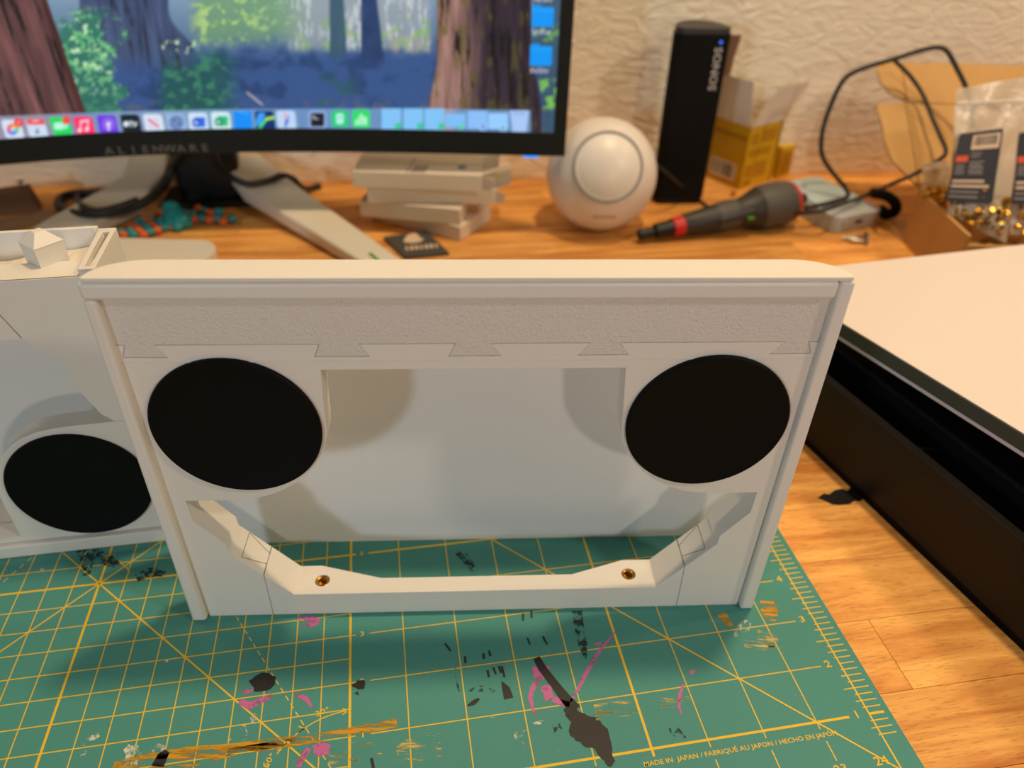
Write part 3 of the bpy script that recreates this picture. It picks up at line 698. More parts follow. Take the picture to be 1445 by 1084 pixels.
def wallpaper(u, v):
    n1 = fbm(u / 60, v / 40, 1); n2 = fbm(u / 9, v / 8, 2); n3 = fbm(u / 22, v / 18, 3)
    c = np.tile(np.array([92, 118, 150.]), (len(u), 1))
    c = mixc(c, (150, 178, 196), sm(70, -40, v) * .8)
    c = mixc(c, (52, 82, 136), sm(45, 90, v + 30 * (n1 - .5)) * .95)                 # hazy blue shade on the ground
    c = mixc(c, (36, 60, 104), sm(.45, .7, n3) * sm(40, 90, v) * .7)
    # sunlit undergrowth
    gm = sm(262, 290, u) * sm(470, 400, u) * sm(70 + 0 * u, 40 + 0 * u, v + 26 * (n3 - .5))
    c = mixc(c, (112, 158, 108), gm * .75); c = mixc(c, (170, 208, 112), gm * sm(.5, .62, n2) * .9 * sm(400, 330, u)); c = mixc(c, (178, 204, 150), gm * sm(.56, .66, n2) * .5)
    tw = sm(380, 440, u) * sm(612, 600, u) * sm(78, 62, v); c = mixc(c, (160, 166, 170), tw * .7)
    c = mixc(c, (206, 210, 214), tw * sm(.52, .66, fbm(u / 4, v / 22, 9)) * .8); c = mixc(c, (136, 176, 110), tw * sm(.5, .64, fbm(u / 14, v / 12, 12)) * .7 * sm(10, 45, v))
    c = mixc(c, (188, 164, 150), sm(545, 560, u) * sm(612, 606, u) * sm(44, 60, v) * sm(84, 66, v) * .45 * sm(.4, .6, n2))
    # dark ground tangle and light twigs
    c = mixc(c, (104, 100, 104), sm(130, 158, v) * sm(.5, .66, n2) * .7)
    c = mixc(c, (34, 84, 86), sm(215, 240, u) * sm(348, 300, u) * sm(62, 92, v + 40 * (n3 - .5)) * .95)
    c = mixc(c, (66, 140, 102), sm(215, 240, u) * sm(348, 300, u) * sm(62, 92, v) * sm(.5, .62, n2) * .75)
    c = mixc(c, (52, 104, 96), sm(430, 450, u) * sm(520, 480, u) * sm(90, 130, v) * sm(.45, .6, n3) * .6)
    d = np.abs((u - 348) * .80 - (v - 130) * 1.0) ; c = mixc(c, (205, 190, 186), sm(2.2, .8, d) * sm(346, 350, u) * sm(374, 368, u) * .9)
    # slim trunks
    c = mixc(c, (52, 84, 104), sm(463, 467, u) * sm(487 + v * .06, 483 + v * .06, u) * sm(92, 70, v) * .9)
    c = mixc(c, np.stack([34 + 14 * n2, 54 + 18 * n2, 92 + 26 * n2], 1), sm(508, 511, u) * sm(534 + v * .12, 530 + v * .12, u) * sm(100, 74, v))
    # big blue grey trunk flaring to the ground
    fl_ = 34 * sm(0, 70, v) ** 2; b_ = fbm(u / 6 - v / 40, v / 60, 5)
    tm = sm(110 - fl_ * .4, 114 - fl_ * .4, u) * sm(240 + fl_, 235 + fl_, u) * sm(112, 62, v + 22 * (n3 - .5))
    c = mixc(c, np.stack([42 + 46 * b_, 54 + 50 * b_, 84 + 56 * b_], 1), tm)
    c = mixc(c, (36, 30, 36), tm * sm(.35, .22, b_) * .7)
    # bushes beside it
    bm_ = sm(72, 96, u) * sm(.0, .5, 1.15 - np.abs(u - 112) / 62 - np.maximum(0, 48 - v) / 60 + 2.2 * (n3 - .55)) * sm(4, 30, v); c = mixc(c, (50, 118, 98), bm_ * .95)
    c = mixc(c, (120, 196, 130), bm_ * sm(.5, .63, n2) * .85); c = mixc(c, (206, 240, 190), bm_ * sm(.60, .70, fbm(u / 6, v / 6, 8)) * .9)
    c = mixc(c, (40, 104, 92), bm_ * sm(100, 145, v) * .7)
    l_ = sm(225, 232, u) * sm(285, 270, u) * sm(54, 60, v) * sm(80, 70, v); c = mixc(c, (190, 230, 180), l_ * sm(.56, .66, fbm(u / 5, v / 5, 10)))
    # red-brown trunk at the left
    e_ = 66 + v * .345; b_ = fbm((u - v * .34) / 7, v / 80, 6); b2 = fbm((u - v * .34) / 20, v / 120, 16)
    tc3 = np.stack([58 + 74 * b_, 40 + 46 * b_, 42 + 40 * b_], 1) * (0.62 + .75 * b2)[:, None]
    lm = sm(e_ + 1.5, e_ - 1.5, u); c = mixc(c, tc3, lm); c = mixc(c, (58, 24, 18), lm * sm(e_ - 14, e_ - 4, u) * .6)
    c = mixc(c, (26, 18, 20), lm * sm(.36, .26, b_) * .8)
    # red-brown trunk at the right
    e0 = 617 - 12 * sm(80, 160, v); e1 = 750 + 14 * sm(60, 160, v); b_ = fbm(u / 6, v / 60, 7); b2 = fbm(u / 14, v / 90, 17)
    rm = sm(e0 - 2, e0 + 2, u) * sm(e1 + 2, e1 - 2, u)
    lit = sm(690, 640, u + 40 * (b2 - .5))
    t4 = np.stack([34 + 32 * b_, 26 + 24 * b_, 34 + 28 * b_], 1); t5 = np.stack([120 + 110 * (b_ - .3), 86 + 96 * (b_ - .3), 76 + 96 * (b_ - .3)], 1)
    c = mixc(c, t4, rm); c = mixc(c, t5, rm * lit); c = mixc(c, (92, 88, 36), rm * sm(.58, .68, fbm(u / 7, v / 22, 21)) * .55)
    c = mixc(c, (18, 14, 18), rm * sm(.38, .28, b_) * .8)
    # strip of greenery at the far right
    gr = sm(e1 + 1, e1 + 4, u); c = mixc(c, (56, 84, 104), gr * .9); c = mixc(c, (120, 186, 84), gr * sm(108, 116, v) * sm(158, 150, v) * sm(.46, .56, fbm(u / 7, v / 7, 31)))
    c = mixc(c, (104, 150, 90), gr * sm(30, 36, v) * sm(64, 58, v) * sm(.55, .64, fbm(u / 7, v / 7, 32)))
    return c
def rbox(u, v, cx, cy, hw, hh, r, soft=1.0, skew=0.0):
    uu = u - cx - skew * (v - cy); dx = np.abs(uu) - hw + r; dy = np.abs(v - cy) - hh + r
    d = np.hypot(np.maximum(dx, 0), np.maximum(dy, 0)) + np.minimum(np.maximum(dx, dy), 0) - r
    return sm(soft, -soft, d)
def disc(u, v, cx, cy, r, soft=1.0): return sm(r + soft, r - soft, np.hypot(u - cx, v - cy))
def dock(u, v, c):
    base = np.interp(u, [0, 150, 300, 450, 600, 740], [186, 183.5, 176.5, 175, 175.5, 178.5]) - 1
    top = np.interp(u, [0, 150, 300, 450, 600, 750], [164, 158, 154.5, 153, 153, 156])
    bot = np.interp(u, [0, 150, 300, 450, 600, 750], [202, 196, 189.5, 189, 191, 194])
    m_ = sm(top - 1, top + 1, v) * sm(bot + 1, bot - 1, v) * sm(751, 747, u)
    dc = np.stack([112 + 30 * sm(400, 200, u) * sm(60, 250, u), 150 + 14 * sm(100, 260, u) * sm(420, 300, u), 196 + 0 * u], 1)
    dc = mixc(dc, (160, 150, 168), sm(140, 60, u) * .8); dc = mixc(dc, (196, 168, 180), sm(600, 625, u) * sm(650, 632, u) * .6)
    c = mixc(c, dc, m_ * .93)
    def ic(x, y, col_, hw=13.5, hh=13, r=4.5, sk=None):
        nonlocal c
        sk = (0.28 if x < 110 else .22 if x < 260 else .12 if x < 420 else 0.02) if sk is None else sk
        c = mixc(c, col_, rbox(u, v, x, y, hw, hh, r, 1.0, sk))
    def dot(x, y, r, col_, a=1.0):
        nonlocal c
        c = mixc(c, col_, disc(u, v, x, y, r, .9) * a)
    def bar(x0, y0, x1, y1, w, col_, a=1.0):
        nonlocal c
        dx, dy = x1 - x0, y1 - y0; L = dx * dx + dy * dy
        t = np.clip(((u - x0) * dx + (v - y0) * dy) / L, 0, 1)
        c = mixc(c, col_, sm(w / 2 + .8, w / 2 - .8, np.hypot(u - x0 - t * dx, v - y0 - t * dy)) * a)
    ic(18, 182, (214, 226, 246))
    for k, cc in enumerate(((246, 150, 60), (244, 200, 70), (130, 200, 90), (70, 180, 190), (60, 120, 230), (150, 100, 220), (226, 90, 150), (240, 90, 80))):
        dot(18 + 6 * math.sin(k * .785), 182.5 - 5.5 * math.cos(k * .785), 3.2, cc, .85)
    dot(26, 173, 6.5, (238, 62, 62)); bar(26, 171, 26, 175, 1.6, (255, 220, 220))
    ic(52, 181, (206, 222, 244)); c = mixc(c, (238, 82, 82), rbox(u, v, 50, 172, 12.5, 4, 2, 1, .2))
    bar(46, 171, 54, 170.5, 2, (255, 200, 200)); bar(53, 181, 51, 186, 1.6, (90, 110, 140)); dot(53, 186.5, 2.8, (90, 110, 140)); dot(53, 186.5, 1.3, (206, 222, 244))
    ic(86, 178.5, (26, 220, 96)); c = mixc(c, (190, 245, 225), rbox(u, v, 83, 178, 7, 5, 2.5)); c = mixc(c, (190, 245, 225), rbox(u, v, 93, 178, 2.4, 3.5, 1)); dot(94, 169.5, 6, (240, 80, 76))
    ic(119, 177.5, (248, 54, 106)); bar(114, 184, 114, 172, 2, (255, 214, 226)); bar(124, 182, 124, 171, 2, (255, 214, 226)); bar(114, 171.5, 124, 170, 3, (255, 214, 226)); dot(112.5, 184, 3, (255, 214, 226)); dot(122.5, 182.5, 3, (255, 214, 226))
    ic(152, 175.5, (112, 60, 226)); dot(153, 175, 8.5, (178, 140, 246), .8); dot(153, 175, 6.6, (112, 60, 226), .9); dot(153, 175, 4.6, (190, 160, 250), .8); dot(153, 175, 2.6, (230, 220, 255)); bar(153, 178, 153.5, 183, 3, (230, 220, 255))
    ic(185, 174.5, (20, 32, 42)); dot(178, 175, 4, (226, 236, 244)); bar(184.5, 171, 185, 178, 1.8, (226, 236, 244)); bar(182, 173, 188, 173, 1.6, (226, 236, 244)); bar(188.5, 173, 190.5, 178, 1.8, (226, 236, 244)); bar(190.5, 178, 193, 173, 1.8, (226, 236, 244))
    ic(217, 174, (214, 226, 246)); bar(210, 169, 223, 178.5, 3, (238, 70, 90)); bar(218, 168, 222, 169.5, 2, (240, 150, 160), .6); bar(212, 177, 214, 180, 2, (240, 150, 160), .6)
    ic(249, 173, (150, 180, 226)); dot(249, 173, 9.5, (74, 96, 150)); dot(249, 173, 7.6, (140, 170, 222)); dot(249, 173, 5.6, (70, 90, 140)); dot(249, 173, 3.6, (140, 170, 222)); bar(249, 173, 256, 176, 1.4, (70, 90, 140)); bar(249, 173, 244, 167, 1.4, (70, 90, 140))
    ic(280, 172, (206, 226, 250)); c = mixc(c, (40, 110, 226), rbox(u, v, 282, 172.5, 7.5, 7, 1.5)); c = mixc(c, (36, 84, 200), rbox(u, v, 276.5, 173, 5, 5, 1)); bar(274, 171, 275.5, 175, 1.2, (230, 240, 255)); bar(275.5, 175, 277, 171, 1.2, (230, 240, 255)); bar(277, 171, 279, 175, 1.2, (230, 240, 255))
    ic(312, 171, (210, 236, 244)); c = mixc(c, (40, 190, 120), rbox(u, v, 314, 171, 7.5, 7, 1.5)); c = mixc(c, (20, 130, 90), rbox(u, v, 308.5, 172, 5, 5, 1)); bar(306, 170, 310.5, 174.5, 1.3, (230, 255, 245)); bar(310.5, 170, 306, 174.5, 1.3, (230, 255, 245))
    c = mixc(c, (16, 142, 250), rbox(u, v, 342.5, 169.5, 13, 13, 2, 1, .06)); bar(335, 157, 350, 161, 2.4, (70, 180, 255), .7)
    ic(374, 169.5, (14, 46, 110)); c = mixc(c, (60, 160, 250), rbox(u, v, 367, 168, 5, 9, 2, 1.5, -.3)); bar(367, 180, 376, 168, 4, (70, 220, 120)); bar(376, 168, 386, 166, 4, (180, 240, 60))
    ic(404, 169, (190, 214, 246)); bar(402, 160, 403, 168, 3, (250, 140, 150), .8); bar(404, 170, 403, 178, 3, (50, 110, 210)); bar(407, 164, 406, 174, 2.4, (60, 130, 230), .8)
    bar(426, 156, 427, 186, .8, (90, 120, 170), .6)
    ic(448, 169, (150, 176, 226), 12.5, 12.5); c = mixc(c, (26, 24, 36), rbox(u, v, 448, 169, 9.5, 9.5, 2.5)); bar(441, 163, 444, 165.5, 1.4, (220, 220, 230)); bar(444, 165.5, 441.5, 167.5, 1.4, (220, 220, 230)); bar(445, 168, 449, 168, 1.2, (220, 220, 230))
    ic(479.5, 167.5, (26, 206, 120), 11.8, 11.8); c = mixc(c, (180, 244, 226), rbox(u, v, 479.5, 167.5, 5.5, 7.5, 3)); bar(476, 168, 483, 165, 1, (60, 190, 140))
    ic(509.5, 167.5, (44, 220, 112), 12.8, 12.8)
    for k, hgt in enumerate((5, 9, 14, 11, 9)): bar(502.5 + k * 3.5, 175.5, 502.5 + k * 3.5, 175.5 - hgt, 2.3, (206, 255, 226))
    for k, x in enumerate((552, 583, 613)):
        c = mixc(c, (128, 196, 246), rbox(u, v, x, 168, 14, 15, 1)); bar(x - 14.5, 154, x - 14.5, 183, .8, (70, 110, 170), .7); c = mixc(c, (60, 200, 150), rbox(u, v, x + 10, 178, 4.2, 4, 1))
    c = mixc(c, (128, 190, 248), rbox(u, v, 643, 170, 14, 9.5, 1)); dot(651, 179, 4.2, (90, 210, 170))
    c = mixc(c, (140, 190, 248), rbox(u, v, 674, 169, 14, 12.5, 2)); dot(682, 180, 5.2, (160, 200, 250)); bar(681, 177, 683, 182, 2.2, (30, 90, 210))
    c = mixc(c, (150, 204, 255), rbox(u, v, 703, 171, 14, 11, 2)); dot(710, 181, 5, (160, 210, 250)); bar(709.5, 179, 710, 183, 2, (30, 120, 140))
    wq = 11.5 - (v - 172) * .12; c = mixc(c, (168, 200, 246), sm(1, -1, np.abs(u - 733) - wq) * sm(155, 157, v) * sm(188, 185, v)); 
    for k in range(4): bar(725 + k * 5, 158 + (k % 2) * 2, 728 + k * 4, 162, 1.6, (120, 150, 200), .8)
    for x in (124, 284, 316, 451, 481, 511): dot(x, np.interp(x, [124, 284, 511], [195.5, 187.5, 186.8]), 1.2, (60, 80, 110), .8)
    for x, y in ((766, 23), (763.5, 78), (768, -32)):
        c = mixc(c, (8, 150, 246), rbox(u, v, x, y + 1, 15.5, 14, 3, 1, -.04)); c = mixc(c, (8, 150, 246), rbox(u, v, x - 8, y - 13, 6.5, 3, 1.5)); bar(x - 14, y - 8, x + 14, y - 8, 1.2, (60, 184, 255), .7)
    for x, y in ((764, 45), (761, 99.5), (767, -1)):
        for k in range(6): bar(x - 12 + k * 4.2, y - 3.4 + (k % 3), x - 11 + k * 4.2, y + 3, 1.7, (226, 220, 246), .9)
        bar(x + 11, y + 2, x + 13.5, y - 2, 1.4, (190, 190, 220), .7)
    return c
nx, nz = 560, 210
xs_ = np.linspace(MX0 + SR, MX1 - SR, nx)
t_ = np.linspace(0, 1, nz); zs_ = MZ0 + SB + (MZ1 - .9 - MZ0 - SB) * np.where(t_ < .8, t_ / .8 * .42, .42 + (t_ - .8) / .2 * .58)
xs_ = np.concatenate([np.linspace(MX0 + SR, -47.5, 60)[:-1], np.linspace(-47.5, MX1 - SR, nx - 59)])
ys_ = np.array([mony(x) for x in xs_]); nrm_ = np.array([mnorm(x) for x in xs_])
XX = np.repeat(xs_[:, None], nz, 1); YY = np.repeat(ys_[:, None], nz, 1); ZZ = np.repeat(zs_[None, :], nx, 0)
Vp = np.stack([XX, YY, ZZ], -1) - nrm_[:, None, :] * 0.12
cc_ = np.einsum('ij,xyj->xyi', RW, Vp - CW)
uu = (722.5 + FPX * cc_[..., 0] / cc_[..., 2]).ravel(); vv = (542 + FPX * cc_[..., 1] / cc_[..., 2]).ravel()
cl_ = np.clip(dock(uu, vv, wallpaper(uu, vv)), 0, 255) / 255
cl_ = np.where(cl_ <= .04045, cl_ / 12.92, ((cl_ + .055) / 1.055) ** 2.4)
me = bpy.data.meshes.new('screen')
idx = np.arange(nx * nz).reshape(nx, nz)
fq = np.stack([idx[:-1, :-1], idx[1:, :-1], idx[1:, 1:], idx[:-1, 1:]], -1).reshape(-1, 4)
me.from_pydata(((Vp - MO).reshape(-1, 3) * U).tolist(), [], fq.tolist())
ca = me.color_attributes.new('picture', 'FLOAT_COLOR', 'POINT')
ca.data.foreach_set('color', np.concatenate([cl_, np.ones((len(cl_), 1))], 1).astype(np.float32).ravel())
sm_ = bpy.data.materials.new('lit screen'); sm_.use_nodes = True; nt = sm_.node_tree; b = nt.nodes['Principled BSDF']
at_ = nt.nodes.new('ShaderNodeVertexColor'); at_.layer_name = 'picture'
b.inputs['Base Color'].default_value = (.006, .006, .008, 1); b.inputs['Roughness'].default_value = .45; b.inputs['Specular IOR Level'].default_value = .25
nt.links.new(at_.outputs['Color'], b.inputs['Emission Color']); b.inputs['Emission Strength'].default_value = 1.0
me.materials.append(sm_)
so = bpy.data.objects.new('screen', me); col.objects.link(so); so.parent = mon
# lettering on the bezel, letter by letter along the curve
lg = MB(); word = 'ALIENWARE'
for k, ch in enumerate(word):
    uu_ = 154 + (290 - 154) * k / 8; vv_ = 213.5 - 5.2 * k / 8
    p = onplane(uu_, vv_, (-33, 65.3, 0), (0.22, -1, 0)); x = p[0]; n_ = mnorm(x); y = mony(x); e_ = np.array([-n_[1], n_[0], 0])
    put_text(lg, ch, np.array([x, y, p[2]]) + n_ * .03 - MO, e_, (0, 0, 1), 0.95, 1.2)
lo = lg.build('lettering', M['logo'], mon, smooth=False)
p = G(749, 224, 7.9); MB().prism(rrect(p[0] - .75, p[0] + .75, mony(p[0]) + .3, mony(p[0]) + 1.1, .35), 7.72, 7.99, 'z').build('power_light', M['led'], None)
bpy.data.objects['power_light'].parent = mon; bpy.data.objects['power_light'].location = Vector(-MO) * U
# stand: column, arm, base, legs
sa = math.radians(12.5)
def rot2(x, y): return np.array([x * math.cos(sa) - y * math.sin(sa), x * math.sin(sa) + y * math.cos(sa)])
def stp(P, z0, z1): return [tuple(rot2(*p)) for p in P]
MB().prism(stp(rrect(.2, 6.6, -3.2, .1, .8), 0, 0), .6, 30, 'z').build('column', M['black'], mon, bevel=.2)
MB().prism(stp(rrect(1.2, 5.6, -7.8, -2.8, .4), 0, 0), 20, 27, 'z').build('support_arm', M['black'], mon, bevel=.2)
MB().prism(stp(rrect(-1.4, 8.4, -4.6, .6, 1.0), 0, 0), 0, .7, 'z').build('base_plate', M['black'], mon, bevel=.1)
def leg(pts, name):
    mb_ = MB(); vs_, fs_ = [], []
    for (l, r, zt) in pts:
        zb = max(0.0, zt - 1.3) if zt < 2 else zt - 1.5
        for q, z in ((l, zt), (r, zt), (r, zb), (l, zb)): vs_.append(np.array([q[0], q[1], z]) - MO)
    for i in range(len(pts) - 1):
        for k in range(4): fs_.append((i * 4 + k, i * 4 + (k + 1) % 4, i * 4 + 4 + (k + 1) % 4, i * 4 + 4 + k))
    fs_ += [(3, 2, 1, 0), tuple((len(pts) - 1) * 4 + k for k in range(4))]
    mb_.add(vs_, fs_); return mb_.build(name, M['stand'], mon, bevel=.25, seg=3)
def gl2(a, za): p = G(a[0], a[1], za); return p
rl = leg([(gl2((300, 205), 4.6), gl2((352, 205), 4.6), 4.6), (gl2((322, 240), 3.4), gl2((394, 240), 3.4), 3.4), (gl2((342, 266), 2.6), gl2((432, 270), 2.6), 2.6), (gl2((430, 320), 1.6), gl2((503, 320), 1.6), 1.6), (gl2((515, 372), 1.2), gl2((578, 374), 1.2), 1.2)], 'leg')
gm = MB(); gm.quad(*[G(u_, v_, 1.36) - MO for u_, v_ in ((519, 357), (524, 356), (537, 367), (532, 368))]); gm.build('green_mark', material('green mark', (96, 170, 30), .5), rl, smooth=False)
leg([(gl2((190, 205), 4.6), gl2((236, 205), 4.6), 4.6), (gl2((172, 250), 3.0), gl2((234, 240), 3.0), 3.0), (gl2((122, 278), 2.0), gl2((196, 282), 2.0), 2.0), (gl2((60, 312), 1.3), gl2((130, 316), 1.3), 1.3), (gl2((10, 345), 1.0), gl2((85, 345), 1.0), 1.0)], 'leg')
# cables looped over the stand
cbl = MB().tube([Y(262, 190, 71), Y(256, 215, 71.5), G(243, 235, 4.2), G(232, 262, 2.6), G(207, 283, 2.5), G(170, 298, 2.0), G(120, 303, 1.6), G(92, 297, 1.0), G(82, 288, .6), G(88, 278, .5), G(106, 273, .5), G(140, 272, .5), G(160, 268, .5)], .42, 10).build('cable', M['cable'], mon); cbl.location = Vector(-MO) * U
cb2 = MB().tube([Y(300, 205, 69), G(310, 236, 4.3), G(330, 252, 4.0), G(352, 260, 3.5), G(378, 256, 3.4), G(398, 248, 3.3), G(415, 254, 2.8), G(424, 264, 2.2), G(436, 266, .5), G(452, 262, .4)], .34, 10).build('cable', M['cable'], mon); cb2.location = Vector(-MO) * U
cb3 = MB().tube([G(112, 273, .5), G(110, 282, .6), G(118, 292, 1.9), G(138, 298, 2.4), G(165, 293, 2.7), G(195, 282, 2.9)], .34, 10).build('cable', M['cable'], mon); cb3.location = Vector(-MO) * U

# ------------------------------------------------------------------ things on the back of the desk
# round white charger ball
bc = np.array([8.3, 71.2, 5.1]); R_ = 5.4
chg = empty('ball_charger', (bc[0], bc[1], 0), 0, 'white ball-shaped wireless charger with a round grey-ringed pad, beside the black speaker', 'charger')
prof = [(math.sqrt(max(R_ ** 2 - z * z, 0)), z) for z in np.linspace(-5.08, R_, 40)]
fd = CW - bc; fd = fd / np.linalg.norm(fd); fd = np.array([0.02, -0.87, 0.49]); fd /= np.linalg.norm(fd)     # direction the pad faces
bq = MB().lathe(prof, (0, 0, 5.1), (0, 0, 1), 56); bq.build('body', M['whiteball'], chg)
ctr = np.array([0, 0, 5.1]) + fd * 4.42
MB().lathe([(3.30, -.3), (3.30, 0.12), (3.22, .17), (3.06, .17), (3.02, .10), (3.02, -.2)], tuple(ctr), tuple(fd), 56).build('pad_ring', M['groove'], chg)
MB().lathe([(3.0, -.4), (3.0, .10), (2.9, .16), (1.5, .19), (.2, .19)], tuple(ctr), tuple(fd), 56).build('charging_pad', M['whitepad'], chg)
wt = MB(); ey_ = np.array([0, .25, .97]); cc2 = np.array([0, 0, 5.1]) + np.array([0.1, -math.sqrt(R_ ** 2 - 2.35 ** 2) - .02, -2.35])
put_text(wt, 'ANKER', cc2, (1, 0, 0), np.array([0, -.42, .9]), .55, 1.3); wt.build('lettering', M['groove'], chg, smooth=False)

# tall black speaker: rounded triangular section
spc = np.array([17.45, 78.6, 0])
spk = empty('portable_speaker', tuple(spc), math.radians(4), 'tall black portable speaker standing on end against the plaster wall', 'speaker')
P = []
for (cx, cy, r, a0, a1) in ((-1.95, -.55, .95, 150, 250), (1.95, -.55, .95, 290, 390), (0, 1.55, 1.3, 40, 140)):
    for i in range(9):
        a = math.radians(a0 + (a1 - a0) * i / 8); P.append((cx + r * math.cos(a), cy + r * math.sin(a)))
P2 = []
P = [(-2.75, -1.0)] + [(-2.75 + .9 * (1 - math.cos(math.radians(a))), -1.0 - .9 * math.sin(math.radians(a))) for a in (20, 45, 70, 90)] + [(1.85, -1.9)] + [(1.85 + .9 * math.sin(math.radians(a)), -1.9 + .9 * (1 - math.cos(math.radians(a)))) for a in (20, 45, 70, 90)] + [(2.75, -.6), (2.3, .9), (1.4, 2.1), (.5, 2.6), (-.5, 2.6), (-1.4, 2.1), (-2.3, .9), (-2.75, -.4)]
MB().prism(P, .5, 17.0, 'z').build('grille_body', M['blackmatt'], spk, bevel=.05)
MB().prism([(x * .96, y * .96) for x, y in P], 17.0, 17.55, 'z').build('top_cap', material('dark grey cap', (48, 46, 44), .5), spk, bevel=.22, seg=3)
MB().prism([(x * .96, y * .96) for x, y in P], 0.0, .5, 'z').build('bottom_cap', M['black'], spk, bevel=.1)
st = MB(); put_text(st, 'SONOS', (1.55, -1.925, 13.9), (0, 0, 1), (-1, 0, 0), 1.05, 1.15); st.build('lettering', M['logo_lt'], spk, smooth=False)
MB().lathe([(.16, 0), (.16, .02)], (1.62, -1.90, 16.35), (0, -1, 0), 12).build('status_light', M['led2'], spk)
th1 = MB().tube([Y(926, 232, 73.5), Y(950, 252, 74.3), G(972, 272, .8), G(990, 285, .25), G(1003, 293, .18), G(1020, 296, .16)], .16, 8).build('thin_cable', M['cable'])
tag(th1, 'thin dark cable running down past the foot of the black speaker', 'cable')

# brown cardboard strip leaning on the wall behind the speaker
bs = MB().plate([Y(1016, 110, 83.8), Y(1031, 105, 83.8), Y(1036, 82, 83.8), Y(1047, 50, 83.8), Y(1026, 50, 83.8), Y(990, 60, 83.8), Y(955, 290, 83.8), Y(985, 262, 83.8)], (0, 1, 0), .3).build('cardboard_strip', material('brown kraft strip', (130, 98, 72), .85))
tag(bs, 'brown cardboard strip sticking up between the black speaker and the wall', 'cardboard')

# yellow carton with open white flaps
yc = G(1042, 268, 0); yr = G(1087, 254.5, 0) - yc; yw = np.linalg.norm(yr); yr /= yw; yl = np.array([-yr[1], yr[0], 0]); YH = 7.0; YL = 5.0
if yl[0] > 0: yl = -yl
yb = empty('yellow_carton', tuple(yc), 0, 'tall yellow carton with open white flaps and a barcode, behind the black speaker', 'carton')
Z3 = np.array([0, 0, 1.0])
def yp(a, b, z): return yr * a + yl * b + Z3 * z
ya = .04
MB().hexa([yp(0, 0, 0), yp(yw, 0, 0), yp(yw, YL, 0), yp(0, YL, 0)], [yp(0, 0, .05), yp(yw, 0, .05), yp(yw, YL, .05), yp(0, YL, .05)]).build('bottom', M['yellow'], yb)
for nm, (a0, b0), (a1, b1), nv in (('wall', (0, 0), (yw, 0), yl), ('wall', (0, 0), (0, YL), yr), ('wall', (yw, 0), (yw, YL), -yr), ('wall', (0, YL), (yw, YL), -yl)):
    p0, p1 = yp(a0, b0, 0), yp(a1, b1, 0); MB().hexa([p0, p1, p1 + nv * ya, p0 + nv * ya], [q + Z3 * YH for q in (p0, p1, p1 + nv * ya, p0 + nv * ya)]).build(nm, M['yellow'], yb)
def flap(p0, p1, d, ln, nm='flap'):
    d = np.array(d, float); d /= np.linalg.norm(d); nn_ = np.cross(p1 - p0, d); nn_ /= np.linalg.norm(nn_)
    return MB().plate([p0, p1, p1 + d * ln, p0 + d * ln], nn_, .05).build(nm, M['carton'], yb)
flap(yp(0, .2, YH), yp(0, YL - .1, YH), yp(0, .14, 1) - yr * .02, 4.6)
flap(yp(.1, 0, YH), yp(yw - .1, 0, YH), np.array([.55, .25, 1.0]), 4.6)
pb = MB(); nl = -yr * .012
def onl(b, z): return yp(0, b, z) + nl                # on the left (barcode) face
def onr(a, z): return yp(a, 0, z) - yl * .012
pb.quad(onl(.9, .7), onl(4.6, .7), onl(4.6, 2.6), onl(.9, 2.6)); pb.build('barcode_patch', M['paperwhite'], yb, smooth=False)
bb = MB(); x = 1.1
while x < 4.4:
    w = random.choice((.08, .14, .22)); bb.quad(*[q + nl for q in (onl(x, .95), onl(x + w, .95), onl(x + w, 2.45), onl(x, 2.45))]); x += w + random.choice((.08, .12, .2))
tag(bb.build('barcode', M['ink'], yb, smooth=False), kind='stuff')
pk = MB()
for a0, a1, z0, z1 in ((.5, 1.7, 4.9, 6.2), (2.2, yw - .9, 5.0, 6.4), (.5, yw - 1.4, 3.6, 4.4), (.4, 1.6, 1.3, 2.6), (1.9, yw - 1.5, 1.0, 2.8), (.5, 1.8, .3, .9)): pk.quad(onr(a0, z0), onr(a1, z0), onr(a1, z1), onr(a0, z1))
pk.quad(onl(.3, 5.4), onl(4.8, 5.4), onl(4.8, 5.9), onl(.3, 5.9))
tag(pk.build('print_panels', M['yellow_dk'], yb, smooth=False), kind='stuff')
gq = MB(); gq.quad(onr(yw - .45, .05), onr(yw - .3, .05), onr(yw - .15, YH - .05), onr(yw - .35, YH - .05)); gq.build('green_stripe', M['green_ink'], yb, smooth=False)
y2 = G(1090, 254, 0) + np.array([.6, .5, 0])
sy = empty('yellow_carton', tuple(y2), math.atan2(yr[1], yr[0]), 'small closed yellow carton at the wall, right behind the tall yellow one', 'carton')
MB().box(0, 2.3, 0, 1.2, 0, 3.6).build('body', M['yellow'], sy, bevel=.05)
MB().box(.35, 1.9, -.015, 0, .5, 3.0).build('print_panel', M['yellow_dk'], sy)

